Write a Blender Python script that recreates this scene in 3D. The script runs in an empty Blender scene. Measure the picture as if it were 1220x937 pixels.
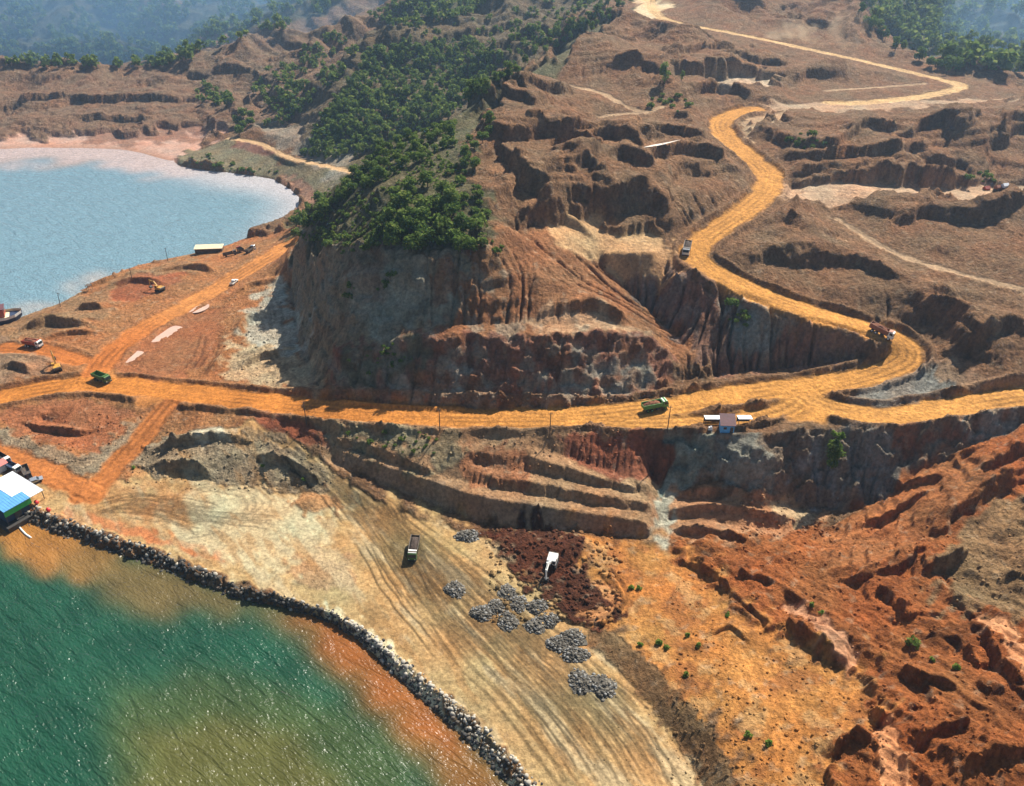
import bpy, math, random
import numpy as np
from math import radians, sin, cos, pi

# ---------------------------------------------------------------- camera, world, sun, exposure
SC = bpy.context.scene
COL = SC.collection
CAMZ = 165.0
PITCH = math.atan(0.6185)              # looking down this much
FPX = 1000.0                           # focal length in pixels of the 1220 wide photograph
CP, SP = cos(PITCH), sin(PITCH)
cam_d = bpy.data.cameras.new('camera')
cam_d.sensor_width = 36.0
cam_d.lens = 36.0 * FPX / 1220.0
cam_d.clip_start = 1.0
cam_d.clip_end = 20000.0
cam = bpy.data.objects.new('camera', cam_d)
COL.objects.link(cam)
cam.location = (0, 0, CAMZ)
cam.rotation_euler = (pi / 2 - PITCH, 0, 0)
SC.camera = cam

SUN_ELEV = radians(46)
SUN_AZ = radians(35)                   # from straight ahead (+Y) towards the right (+X)
world = bpy.data.worlds.new('World')
SC.world = world
world.use_nodes = True
wn = world.node_tree.nodes
wl = world.node_tree.links
bg = wn['Background']
sky = wn.new('ShaderNodeTexSky')
sky.sky_type = 'NISHITA'
sky.sun_disc = False
sky.sun_elevation = SUN_ELEV
sky.sun_rotation = SUN_AZ
sky.air_density = 1.0
sky.dust_density = 1.2
wl.new(sky.outputs[0], bg.inputs[0])
bg.inputs[1].default_value = 0.05
sun_d = bpy.data.lights.new('sun', 'SUN')
sun_d.energy = 5.0
sun_d.angle = radians(0.5)
sun_d.color = (1.0, 0.93, 0.82)
sun = bpy.data.objects.new('sun', sun_d)
COL.objects.link(sun)
sd = np.array([sin(SUN_AZ) * cos(SUN_ELEV), cos(SUN_AZ) * cos(SUN_ELEV), sin(SUN_ELEV)])
from mathutils import Vector, Matrix
sun.rotation_euler = Vector(-sd).to_track_quat('-Z', 'Y').to_euler()
SC.view_settings.view_transform = 'Standard'
SC.view_settings.look = 'None'
SC.view_settings.gamma = 1.0
SC.view_settings.exposure = 0.94
SC.view_settings.use_curve_mapping = False
try:
    SC.cycles.max_bounces = 5
    SC.cycles.diffuse_bounces = 2
    SC.cycles.glossy_bounces = 2
    SC.cycles.transmission_bounces = 2
    SC.cycles.volume_bounces = 1
    SC.cycles.caustics_reflective = False
    SC.cycles.caustics_refractive = False
except Exception:
    pass

rnd = random.Random(7)
rng = np.random.default_rng(11)

# ---------------------------------------------------------------- pixel -> ground helpers (survey of the photograph)
def ray(px, py):
    """u = X/Y of the sight line and its drop per metre of Y."""
    a = (px - 610.0) / FPX
    b = (468.5 - py) / FPX
    dy = CP + b * SP
    dz = -SP + b * CP
    return a / dy, -dz / dy

def P(px, py, z):
    u, r = ray(px, py)
    Y = (CAMZ - z) / r
    return (u * Y, Y, z)

def D(px, py, Y):
    u, r = ray(px, py)
    return (u * Y, Y, CAMZ - r * Y)

# ---------------------------------------------------------------- terrain grid: u = X/Y, v = ln Y
NU, NV = 1537, 1473
U0, U1 = -1.22, 1.22
V0, V1 = math.log(66.0), math.log(1500.0)
us = np.linspace(U0, U1, NU)
vs = np.linspace(V0, V1, NV)
DU = us[1] - us[0]
DV = vs[1] - vs[0]
YG = np.exp(vs)[:, None] * np.ones((1, NU))
XG = us[None, :] * YG

LINES = []
def LZ(*pts):
    LINES.append([P(*p) for p in pts])
def LD(*pts):
    LINES.append([D(*p) for p in pts])
def LW(*pts):
    LINES.append(list(pts))

# foreground shore and flat
SHORE = [(-160, 560), (-60, 600), (0, 618), (40, 628), (100, 650), (160, 669), (220, 692), (270, 712), (330, 724), (380, 737), (420, 759), (455, 792),
         (490, 827), (530, 862), (570, 902), (605, 940), (650, 1000), (700, 1080)]
CREST = [(-160, 536), (-60, 570), (0, 588), (45, 604), (110, 628), (190, 655), (260, 685), (310, 704), (350, 712), (400, 730), (440, 752), (470, 777),
         (520, 817), (560, 847), (600, 885), (640, 930), (690, 995), (740, 1075)]
LZ(*[(x, y, -0.4) for x, y in SHORE])
LZ(*[(x * .72 + sx * .28, y * .72 + sy * .28 - 1, 2.3) for (x, y), (sx, sy) in zip(CREST, [SHORE[0], SHORE[1], SHORE[2], SHORE[3], SHORE[4], SHORE[5], SHORE[6], SHORE[7], SHORE[8], SHORE[9], SHORE[10], SHORE[11], SHORE[12], SHORE[13], SHORE[14], SHORE[15], SHORE[16], SHORE[17]])])
LZ(*[(x - 40, y + 45, -5) for x, y in SHORE])
LZ((-100, 800, -8), (100, 860, -8), (300, 937, -8), (400, 1010, -8))
LZ((-100, 565, 3.5), (60, 590, 3.2), (150, 600, 3.2), (300, 640, 3.3), (420, 700, 3.3), (520, 780, 3.2), (600, 850, 3.1), (700, 960, 3))
LZ((180, 590, 3.6), (230, 580, 3.9), (420, 600, 4), (520, 650, 4), (640, 760, 3.8), (740, 850, 3.6), (800, 950, 3.5))
# ramp from the haul road to the flat
LZ((290, 497, 13), (320, 520, 11), (350, 540, 9), (400, 572, 6), (450, 602, 4.5), (500, 627, 4))
# terraces
LZ((395, 549, 7.3), (430, 567, 5.8), (462, 579, 4.9), (500, 594, 4.5), (540, 608, 4.2), (579, 623, 4), (641, 631, 4), (700, 637, 4), (772, 641, 4.2))
LZ((393, 533, 10.30), (430, 545, 10.20), (469, 558, 10.00), (510, 572, 10.10), (548, 585, 10.30), (595, 595, 10.20), (641, 602, 9.90), (710, 612, 9.20), (772, 622, 8.40))
LZ((399, 529, 10.40), (450, 545, 10.10), (500, 562, 10.20), (548, 574, 10.40), (595, 583, 10.30), (641, 590, 10.00), (710, 602, 9.30), (772, 611, 8.60))
LZ((399, 521, 13.10), (450, 535, 12.90), (500, 553, 12.50), (524, 566, 11.30))
LZ((560, 560, 12.70), (600, 571, 12.90), (641, 575, 13.00), (710, 590, 11.90), (772, 599, 10.70))
LZ((565, 552, 13.10), (600, 560, 13.20), (641, 563, 13.10), (710, 579, 12.00), (768, 589, 10.90))
LZ((632, 543, 17.00), (645, 548, 16.60), (703, 566, 14.80), (757, 580, 12.80))
LZ((640, 535, 17.20), (700, 553, 15.00), (745, 567, 13.40), (770, 577, 12.60))
LZ((540, 530, 16.5), (580, 540, 16.2), (620, 545, 15.8))
LZ((775, 560, 11), (790, 590, 8), (785, 625, 5))
# road edge over the terraces and the right cliff
LZ((360, 497, 13.6), (400, 504, 15.2), (460, 508, 16.8), (520, 511, 18), (600, 514, 19.4), (660, 517, 20.6), (745, 517, 21.5), (800, 513, 22), (850, 520, 22.4), (905, 520, 23),
   (940, 513, 24), (1000, 509, 24.3), (1060, 510, 25), (1100, 506, 25.4), (1150, 499, 26.1), (1220, 486, 27.2), (1320, 470, 29))
LZ((800, 583, 8.6), (850, 584, 8.4), (905, 600, 7), (960, 606, 4.5), (1010, 610, 5), (1050, 601, 8), (1080, 582, 11), (1100, 563, 14.5),
   (1140, 543, 17.5), (1180, 524, 20.5), (1220, 503, 23), (1320, 485, 25.5))
LZ((812, 589, 8.2), (860, 594, 7.9), (905, 604, 6.8), (930, 606, 6))
LZ((808, 597, 6.6), (860, 603, 6.3), (918, 613, 5.4))
LZ((796, 606, 6.8), (870, 612, 6.4), (960, 619, 5))
LZ((796, 619, 4.6), (870, 628, 4), (970, 632, 3.5))
LZ((796, 640, 4.6), (880, 655, 4.5), (980, 650, 4.5), (1060, 630, 8))
# foreground right
LZ((695, 765, 3.6), (740, 803, 3.6), (775, 842, 3.5), (815, 892, 3.5), (838, 940, 3.5), (850, 1000, 3.5))
LZ((712, 745, 5), (765, 785, 6.4), (812, 830, 7.4), (848, 872, 8), (880, 940, 8.6), (900, 1000, 9))
LZ((700, 660, 4), (760, 680, 4.5), (800, 700, 6), (850, 735, 7.6), (900, 765, 9))
LZ((860, 820, 9), (950, 850, 11), (930, 940, 12))
LZ((850, 670, 5), (930, 690, 7.5), (1010, 690, 9))
LZ((940, 740, 9), (1010, 790, 11.5), (1050, 860, 14.5), (1040, 940, 15.5))
LZ((1100, 640, 11), (1150, 600, 16), (1220, 560, 19.5), (1320, 530, 23))
LZ((1100, 720, 12), (1220, 660, 17.5), (1320, 640, 21))
LZ((1120, 800, 15), (1220, 780, 18.5), (1320, 770, 22))
LZ((1130, 937, 18), (1220, 900, 20), (1320, 880, 23))
# front hill
LZ((352, 380, 11.5), (357, 410, 12.5), (372, 450, 14.5), (388, 472, 15.5), (440, 480, 17.3), (520, 484, 19), (600, 482, 20.6), (680, 479, 21.8), (760, 469, 22.6), (800, 460, 22.4))
LZ((347, 345, 10), (352, 380, 11.5))
LZ((402, 420, 27.5), (440, 413, 30.5), (493, 400, 35.3), (562, 398, 37), (610, 400, 37.6), (655, 399, 38.4), (717, 394, 38.6), (779, 406, 35), (800, 428, 28.5))
LZ((404, 409, 28), (440, 404, 31), (493, 391, 35.8), (562, 386, 37.7), (610, 386, 38.6), (655, 388, 39.2), (717, 384, 39.4), (776, 396, 36))
LZ((360, 330, 24), (385, 342, 36), (395, 375, 32.5))
LZ((385, 294, 45), (430, 292, 53.5), (480, 300, 54.5), (530, 306, 55), (580, 296, 57.5), (605, 272, 59.5))
LD((349, 303, 333), (372, 250, 338), (402, 222, 344), (430, 199, 350), (470, 169, 364), (520, 153, 372), (560, 138, 390), (600, 108, 428), (650, 78, 475), (700, 53, 535),
   (740, 24, 610), (765, 6, 670), (795, -25, 720))
LZ((470, 260, 63), (520, 240, 65.5), (560, 230, 66.5), (585, 250, 63))
LZ((450, 225, 64.5), (500, 195, 68), (545, 170, 70))
LD((605, 270, 286), (650, 278, 287), (700, 298, 284), (742, 335, 280), (790, 385, 266), (838, 440, 238))
LZ((640, 330, 49.5), (690, 350, 45), (740, 375, 41))
# hidden hollows behind crests
LW((-.19 * 470, 470, 8), (-.12 * 500, 500, 14), (-.03 * 560, 560, 34), (.04 * 640, 640, 58))
LW((-.32 * 700, 700, 9), (-.22 * 740, 740, 12), (-.12 * 790, 790, 34))
# land left of the hill, the neck
LZ((-60, 395, 4.5), (60, 392, 5), (120, 372, 5), (200, 333, 5.2), (250, 314, 5))
LZ((150, 432, 7), (200, 396, 6.6), (240, 372, 6.6), (270, 352, 7.5))
LZ((300, 352, 9), (330, 332, 10))
LZ((280, 425, 10), (320, 400, 11), (345, 370, 11.2))
LZ((320, 455, 12.6), (370, 470, 15))
LZ((-60, 500, 6), (60, 492, 6.6), (110, 490, 7), (150, 500, 7))
LZ((30, 530, 4.6), (90, 545, 4.2), (120, 555, 4.3))
LZ((50, 500, 5), (110, 515, 4.6))
LZ((170, 530, 7), (205, 535, 7.4), (260, 524, 9.5), (330, 545, 8.3), (370, 565, 6.4))
LZ((160, 560, 4.4), (200, 567, 4), (300, 578, 4), (385, 588, 4.3))
# bay
BAY = [(-160, 420), (-60, 395), (0, 386), (25, 379), (70, 363), (100, 346), (130, 331), (165, 316), (210, 306), (245, 299), (275, 291), (300, 281), (320, 274), (342, 262),
       (356, 246), (356, 236), (345, 226), (325, 214), (295, 209), (250, 204), (215, 199), (206, 193), (228, 181), (245, 174)]
LZ(*[(x, y, -0.15) for x, y in BAY])
LZ(*[(x, y + 7, 1.6) for x, y in BAY[:13]])
LZ(*[(x + 3, y - 5, 1.4) for x, y in BAY[16:]])
LZ((330, 240, -.9), (335, 255, -.9), (315, 268, -.9), (290, 230, -1.5))
LZ((-160, 172, 0.3), (0, 170, 0.3), (100, 166, 0.4), (180, 166, 0.4), (240, 166, 0.5))
LZ((-160, 205, -1), (0, 203, -1), (100, 199, -1), (180, 207, -1.2))
LZ((60, 290, -4), (150, 265, -4), (250, 250, -4))
LZ((-60, 220, -4), (60, 225, -4), (200, 225, -4))
# peninsula
LZ((232, 184, 3), (270, 180, 5), (310, 184, 6), (345, 198, 6), (375, 215, 6))
LZ((265, 162, 6), (300, 156, 12), (345, 165, 14), (380, 180, 14))
# far left mounds
LZ((-160, 150, 3), (0, 150, 3), (100, 148, 3), (200, 148, 3))
LD((-160, 132, 690), (0, 128, 695), (60, 124, 705), (150, 126, 700), (220, 122, 705))
LD((-160, 96, 770), (0, 94, 775), (60, 89, 785), (130, 97, 770), (190, 102, 755), (240, 108, 745))
LD((-400, 88, 830), (0, 85, 838), (120, 86, 835), (220, 80, 850))
LD((-400, 40, 905), (0, 40, 910), (200, 40, 915), (300, 42, 925))
LD((-400, 0, 980), (0, 0, 985), (200, 0, 995), (400, -5, 1040))
LD((-400, -60, 1120), (0, -60, 1120), (300, -60, 1130), (700, -60, 1150))
LW((-1500, 1480, 230), (-700, 1490, 230), (0, 1490, 215), (700, 1490, 225), (1500, 1480, 230))
# mid ridges
LD((200, 101, 765), (260, 67, 815), (340, 46, 845), (400, 16, 885), (450, -10, 930), (520, -40, 980))
LD((300, 140, 660), (345, 151, 605), (380, 116, 640), (423, 86, 662), (440, 57, 690), (500, 41, 712), (560, 23, 750), (620, 6, 800), (700, -22, 860))
LZ((300, 130, 15), (250, 130, 8))
LZ((360, 186, 8.5), (400, 200, 10.5), (430, 203, 12))
LD((480, 90, 640), (560, 70, 680), (620, 55, 720))
# mine hill
LZ((720, 302, 49), (780, 300, 49), (700, 310, 47))
LZ((660, 262, 57), (720, 268, 53), (790, 275, 50.5))
LZ((600, 215, 66.5), (650, 225, 63), (700, 230, 60), (800, 235, 56), (870, 235, 54.5))
LZ((610, 170, 69.5), (650, 170, 68.5), (750, 180, 64), (830, 180, 62))
LZ((650, 125, 73), (700, 120, 72), (790, 130, 69), (830, 135, 66))
LD((720, 75, 490), (760, 60, 535), (850, 90, 505), (930, 95, 508))
LD((755, 20, 640), (800, 27, 622), (860, 37, 602), (910, 47, 588), (960, 58, 574), (1020, 71, 560), (1080, 85, 545), (1130, 97, 520), (1155, 101, 505))
LD((1155, 101, 505), (1130, 110, 485), (1080, 118, 470), (1030, 123, 460), (990, 123, 457))
LD((850, -5, 720), (930, -5, 715), (1000, 0, 700), (1040, 40, 655), (1085, 72, 585), (1150, 93, 545), (1220, 105, 522), (1320, 112, 500))
LW((.37 * 800, 800, 45), (.42 * 720, 720, 24), (.5 * 680, 680, 10), (.65 * 660, 660, 6), (.95 * 640, 640, 5))
LD((1120, 60, 830), (1220, 60, 825), (1400, 60, 820))
LD((1040, 0, 930), (1120, 0, 925), (1220, 0, 920), (1500, 0, 915))
LD((700, -60, 1150), (1220, -60, 1090), (1500, -60, 1080))
LZ((930, 150, 60.5), (1000, 150, 60), (1100, 150, 57), (1220, 150, 52), (1320, 150, 50))
LZ((960, 200, 55), (1100, 210, 50.5), (1220, 214, 48), (1320, 214, 47))
LZ((945, 236, 50.5), (1080, 238, 48), (1220, 240, 46), (1320, 240, 45))
LZ((940, 228, 51), (1080, 228, 48.2), (1220, 229, 46.2), (1320, 229, 45))
LZ((940, 290, 48), (1000, 290, 46), (1100, 290, 44.5), (1220, 290, 45), (1320, 290, 46))
LZ((1000, 345, 41), (1100, 350, 40), (1220, 350, 41), (1320, 350, 42))
LZ((1150, 400, 36), (1220, 400, 37), (1320, 400, 38))
LZ((1120, 432, 31.5), (1160, 448, 30), (1220, 447, 31), (1320, 440, 32))
# cut below the upper haul road, cut outside the hairpin
LZ((800, 455, 22.6), (850, 448, 22.8), (950, 436, 24.8), (1030, 426, 28.5))
LZ((806, 327, 45.5), (870, 352, 42), (940, 380, 38.3), (1010, 396, 34.8), (1042, 410, 32))
LZ((1104, 436, 29.6), (1065, 456, 27.4), (1015, 468, 25))
LZ((1140, 470, 26.6), (1100, 480, 25.6), (1050, 488, 25), (1000, 482, 24.4))

# roads: centre line (px, py, z) and width
ROADS = [
 ('haul', 11.0, [(-80, 490, 5.5), (0, 474, 6), (60, 461, 7), (120, 456, 8), (200, 466, 9.5), (300, 477, 12), (400, 489, 15), (500, 496, 17.5), (600, 499, 19.5), (700, 496, 21.4), (800, 484, 22),
   (880, 470, 23.4), (960, 461, 24.2), (1020, 452, 26), (1065, 439, 28), (1084, 425, 30), (1075, 407, 32), (1048, 395, 34), (1000, 381, 37), (940, 364, 40.5), (880, 340, 44), (832, 312, 47),
   (826, 297, 48.2), (848, 277, 50), (888, 253, 53), (916, 228, 55), (917, 208, 56.4), (897, 190, 58), (872, 170, 60), (856, 152, 62), (862, 139, 63), (900, 130, 64)]),
 ('branch', 9.5, [(955, 468, 24), (985, 487, 24.4), (1050, 497, 25), (1100, 491, 25.4), (1150, 483, 26.3), (1220, 471, 27.5), (1320, 460, 29)]),
 ('branch', 7.0, [(958, 472, 24), (930, 490, 23.2), (880, 499, 22.6), (820, 503, 22.1), (760, 504, 21.5), (720, 502, 21.3)]),
 ('neck', 10.0, [(110, 455, 8), (125, 425, 7.8), (165, 395, 7.5), (215, 368, 7.2), (262, 342, 7.4), (305, 316, 8.2), (345, 292, 9)]),
 ('neck', 8.0, [(0, 415, 6), (50, 415, 6.4), (95, 430, 7.6)]),
 ('ramp', 8.0, [(205, 478, 9.6), (182, 505, 7.6), (158, 535, 5.6), (135, 560, 4.3), (100, 590, 3.5)]),
 ('ramp', 8.0, [(-60, 520, 5), (0, 540, 4.4), (60, 562, 4), (110, 590, 3.5)]),
 ('top', 7.5, [(770, -8, 84), (778, 16, 81), (800, 27, 79), (860, 37, 76.5)]),
 ('top', 8.0, [(860, 37, 76.5), (910, 47, 73.6), (960, 58, 71), (1020, 71, 66.8), (1080, 85, 62.5), (1135, 98, 61), (1148, 103, 60.8), (1130, 110, 61), (1080, 118, 61.7), (1030, 123, 62), (990, 123, 62.4)]),
 ('coast', 5.0, [(272, 165, 8), (310, 170, 8.6), (328, 180, 8.8), (345, 189, 9), (385, 197, 10), (430, 208, 12)]),
 ('track', 3.0, [(715, 140, 68), (735, 136, 68.3), (770, 134, 68.5), (790, 127, 69)]),
 ('track', 3.5, [(1000, 262, 48), (1060, 300, 44), (1110, 318, 43), (1220, 345, 42)]),
 ('track', 3.5, [(1100, 100, 60.5), (1050, 104, 62), (985, 108, 64)]),
 ('track', 4.0, [(645, 98, 72.5), (690, 104, 71.5), (722, 112, 71), (745, 128, 69), (770, 134, 68.5)]),
]
def interp_poly(pts, step):
    pts = np.array(pts, float)
    out = [pts[0]]
    for a, b in zip(pts[:-1], pts[1:]):
        n = max(1, int(np.hypot(*(b - a)[:2]) / step))
        for i in range(1, n + 1):
            out.append(a + (b - a) * i / n)
    return np.array(out)
def chaikin(p, n=2):
    p = np.array(p, float)
    for _ in range(n):
        q = .75 * p[:-1] + .25 * p[1:]
        r = .25 * p[:-1] + .75 * p[1:]
        m = np.empty((2 * len(q), p.shape[1]))
        m[0::2] = q
        m[1::2] = r
        p = np.vstack([p[:1], m, p[-1:]])
    return p
ROADW = []
for kind, w, pts in ROADS:
    pw = chaikin([P(*p) for p in pts], 2)
    ROADW.append((kind, w, pw))
    t = np.gradient(pw[:, :2], axis=0)
    t /= np.linalg.norm(t, axis=1)[:, None] + 1e-9
    nrm = np.stack([-t[:, 1], t[:, 0]], 1)
    for f in (-.5, -.25, 0, .25, .5):
        q = pw.copy()
        q[:, :2] += nrm * w * f
        LINES.append([tuple(r) for r in q])

# ---------------------------------------------------------------- membrane through the survey lines
def raster_constraints(nu, nv):
    acc = np.zeros((nv, nu)); cnt = np.zeros((nv, nu))
    su = (nu - 1) / (U1 - U0); sv = (nv - 1) / (V1 - V0)
    for ln in LINES:
        a = np.array(ln)
        q = np.stack([(a[:, 0] / a[:, 1] - U0) * su, (np.log(a[:, 1]) - V0) * sv, a[:, 2]], 1)
        q = interp_poly(q, 0.45)
        i = np.rint(q[:, 1]).astype(int); j = np.rint(q[:, 0]).astype(int)
        ok = (i >= 0) & (i < nv) & (j >= 0) & (j < nu)
        np.add.at(acc, (i[ok], j[ok]), q[ok, 2]); np.add.at(cnt, (i[ok], j[ok]), 1)
    m = cnt > 0
    acc[m] /= cnt[m]
    return acc, m
def resize(a, nv, nu):
    h, w = a.shape
    y = np.linspace(0, h - 1, nv); x = np.linspace(0, w - 1, nu)
    y0 = np.minimum(y.astype(int), h - 2); x0 = np.minimum(x.astype(int), w - 2)
    fy = (y - y0)[:, None]; fx = (x - x0)[None, :]
    A = a[y0][:, x0]; B = a[y0][:, x0 + 1]; C = a[y0 + 1][:, x0]; E = a[y0 + 1][:, x0 + 1]
    return (A * (1 - fx) + B * fx) * (1 - fy) + (C * (1 - fx) + E * fx) * fy
def nb(h):
    p = np.pad(h, 1, mode='edge')
    return .25 * (p[:-2, 1:-1] + p[2:, 1:-1] + p[1:-1, :-2] + p[1:-1, 2:])
def blur(h, n=1):
    for _ in range(n):
        h = .5 * h + .5 * nb(h)
    return h
H = None
for div, its in ((32, 500), (16, 400), (8, 300), (4, 220), (2, 140), (1, 40)):
    nu, nv = (NU - 1) // div + 1, (NV - 1) // div + 1
    c, m = raster_constraints(nu, nv)
    H = np.full((nv, nu), c[m].mean()) if H is None else resize(H, nv, nu)
    for _ in range(its):
        H[m] = c[m]
        H = H + 1.0 * (nb(H) - H)
    H[m] = c[m]
H = blur(H, 1)
HBASE = H.copy()

# ---------------------------------------------------------------- noise
def hash2(ix, iy, seed):
    n = (ix.astype(np.int64) * 374761393 + iy.astype(np.int64) * 668265263 + seed * 1442695041) & 0xffffffff
    n = ((n ^ (n >> 13)) * 1274126177) & 0xffffffff
    return ((n ^ (n >> 16)) & 0xffff) / 65535.0
def gnoise(x, y, seed=0):
    ix = np.floor(x).astype(np.int64); iy = np.floor(y).astype(np.int64)
    fx = x - ix; fy = y - iy
    sx = fx * fx * fx * (fx * (fx * 6 - 15) + 10); sy = fy * fy * fy * (fy * (fy * 6 - 15) + 10)
    def g(dx, dy):
        a = hash2(ix + dx, iy + dy, seed) * 2 * pi
        return np.cos(a) * (fx - dx) + np.sin(a) * (fy - dy)
    n0 = g(0, 0) * (1 - sx) + g(1, 0) * sx
    n1 = g(0, 1) * (1 - sx) + g(1, 1) * sx
    return (n0 * (1 - sy) + n1 * sy) * 1.5
def fbm(x, y, octv=4, seed=0, gain=.5):
    s = 0; a = 1; t = 0
    for o in range(octv):
        s = s + a * gnoise(x, y, seed + o * 17); t += a
        x = x * 2.03 + 5.1; y = y * 2.03 - 3.7; a *= gain
    return s / t * 1.6
def ridged(x, y, octv=4, seed=0, gain=.5):
    s = 0; a = 1; t = 0
    for o in range(octv):
        s = s + a * (1 - 2 * np.abs(gnoise(x, y, seed + o * 17))); t += a
        x = x * 2.03 + 5.1; y = y * 2.03 - 3.7; a *= gain
    return s / t
def sstep(a, b, x):
    t = np.clip((x - a) / (b - a), 0, 1)
    return t * t * (3 - 2 * t)

# ---------------------------------------------------------------- ray casting on the grid (a sight line keeps its u)
def hit(px, py, h=None):
    h = H if h is None else h
    u, r = ray(px, py)
    fj = (u - U0) / DU
    j = int(min(max(fj, 0), NU - 2)); t = fj - j
    col = h[:, j] * (1 - t) + h[:, j + 1] * t
    z = CAMZ - r * np.exp(vs)
    k = np.argmax(col >= z)
    if col[k] < z[k]:
        k = NV - 1
    if k > 0:
        d0 = z[k - 1] - col[k - 1]; d1 = col[k] - z[k]
        f = d0 / (d0 + d1 + 1e-9)
        v = vs[k - 1] + DV * f
    else:
        v = vs[0]
    Y = math.exp(v)
    return u, v, u * Y, Y, CAMZ - r * Y
def ground(x, y, h=None):
    h = H if h is None else h
    fi = (math.log(y) - V0) / DV; fj = (x / y - U0) / DU
    i = int(min(max(fi, 0), NV - 2)); j = int(min(max(fj, 0), NU - 2))
    a = fi - i; b = fj - j
    return float((h[i, j] * (1 - b) + h[i, j + 1] * b) * (1 - a) + (h[i + 1, j] * (1 - b) + h[i + 1, j + 1] * b) * a)

WARPX = fbm(us[None, :] * 40 + 0 * vs[:, None], vs[:, None] * 40 + 0 * us[None, :], 4, 91)
WARPY = fbm(us[None, :] * 40 + 31.7 + 0 * vs[:, None], vs[:, None] * 40 + 0 * us[None, :], 4, 92)
def poly_mask(pix, soft=3, warp=.012, h=None):
    """Soft mask of the ground inside an outline surveyed on the photograph."""
    q = []
    P2 = interp_poly(list(pix) + [pix[0]], 40)
    for x, y in P2[:-1]:
        u, v, *_ = hit(x, y, HBASE)
        q.append((u, v))
    q = np.array(q)
    i0 = max(0, int((q[:, 1].min() - V0) / DV) - 20); i1 = min(NV, int((q[:, 1].max() - V0) / DV) + 20)
    j0 = max(0, int((q[:, 0].min() - U0) / DU) - 20); j1 = min(NU, int((q[:, 0].max() - U0) / DU) + 20)
    out = np.zeros((NV, NU), np.float32)
    uu = us[None, j0:j1] + warp * WARPX[i0:i1, j0:j1]
    vv = vs[i0:i1, None] + warp * WARPY[i0:i1, j0:j1]
    ins = np.zeros(uu.shape, bool)
    for (ax, ay), (bx, by) in zip(q, np.roll(q, -1, 0)):
        if ay == by:
            continue
        c = ((ay > vv) != (by > vv)) & (uu < (bx - ax) * (vv - ay) / (by - ay) + ax)
        ins ^= c
    out[i0:i1, j0:j1] = ins
    sub = out[max(0, i0 - 10):i1 + 10, max(0, j0 - 10):j1 + 10]
    out[max(0, i0 - 10):i1 + 10, max(0, j0 - 10):j1 + 10] = blur(sub, soft)
    return out
def line_dist(pw, pad):
    """(index window, distance to the line, signed side, position 0..1 along it) for grid points near a world polyline."""
    pw = np.array(pw, float)[:, :2]
    u = pw[:, 0] / pw[:, 1]; v = np.log(pw[:, 1])
    pu = pad / pw[:, 1].min()
    i0 = max(0, int((v.min() - pu - V0) / DV)); i1 = min(NV, int((v.max() + pu - V0) / DV) + 2)
    j0 = max(0, int((u.min() - pu * 1.6 - U0) / DU)); j1 = min(NU, int((u.max() + pu * 1.6 - U0) / DU) + 2)
    if i1 <= i0 or j1 <= j0:
        return None
    X = XG[i0:i1, j0:j1]; Y = YG[i0:i1, j0:j1]
    best = np.full(X.shape, 1e9); side = np.zeros(X.shape); pos = np.zeros(X.shape)
    seg = np.hypot(*(pw[1:] - pw[:-1]).T); cum = np.concatenate([[0], np.cumsum(seg)])
    for k in range(len(pw) - 1):
        a = pw[k]; d = pw[k + 1] - a; L2 = d @ d + 1e-9
        t = np.clip(((X - a[0]) * d[0] + (Y - a[1]) * d[1]) / L2, 0, 1)
        ex = X - a[0] - t * d[0]; ey = Y - a[1] - t * d[1]
        dd = np.hypot(ex, ey)
        m = dd < best
        best[m] = dd[m]
        side[m] = (d[0] * ey - d[1] * ex)[m]
        pos[m] = ((cum[k] + t * seg[k]) / (cum[-1] + 1e-9))[m]
    return (slice(i0, i1), slice(j0, j1)), best, np.sign(side), pos

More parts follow.
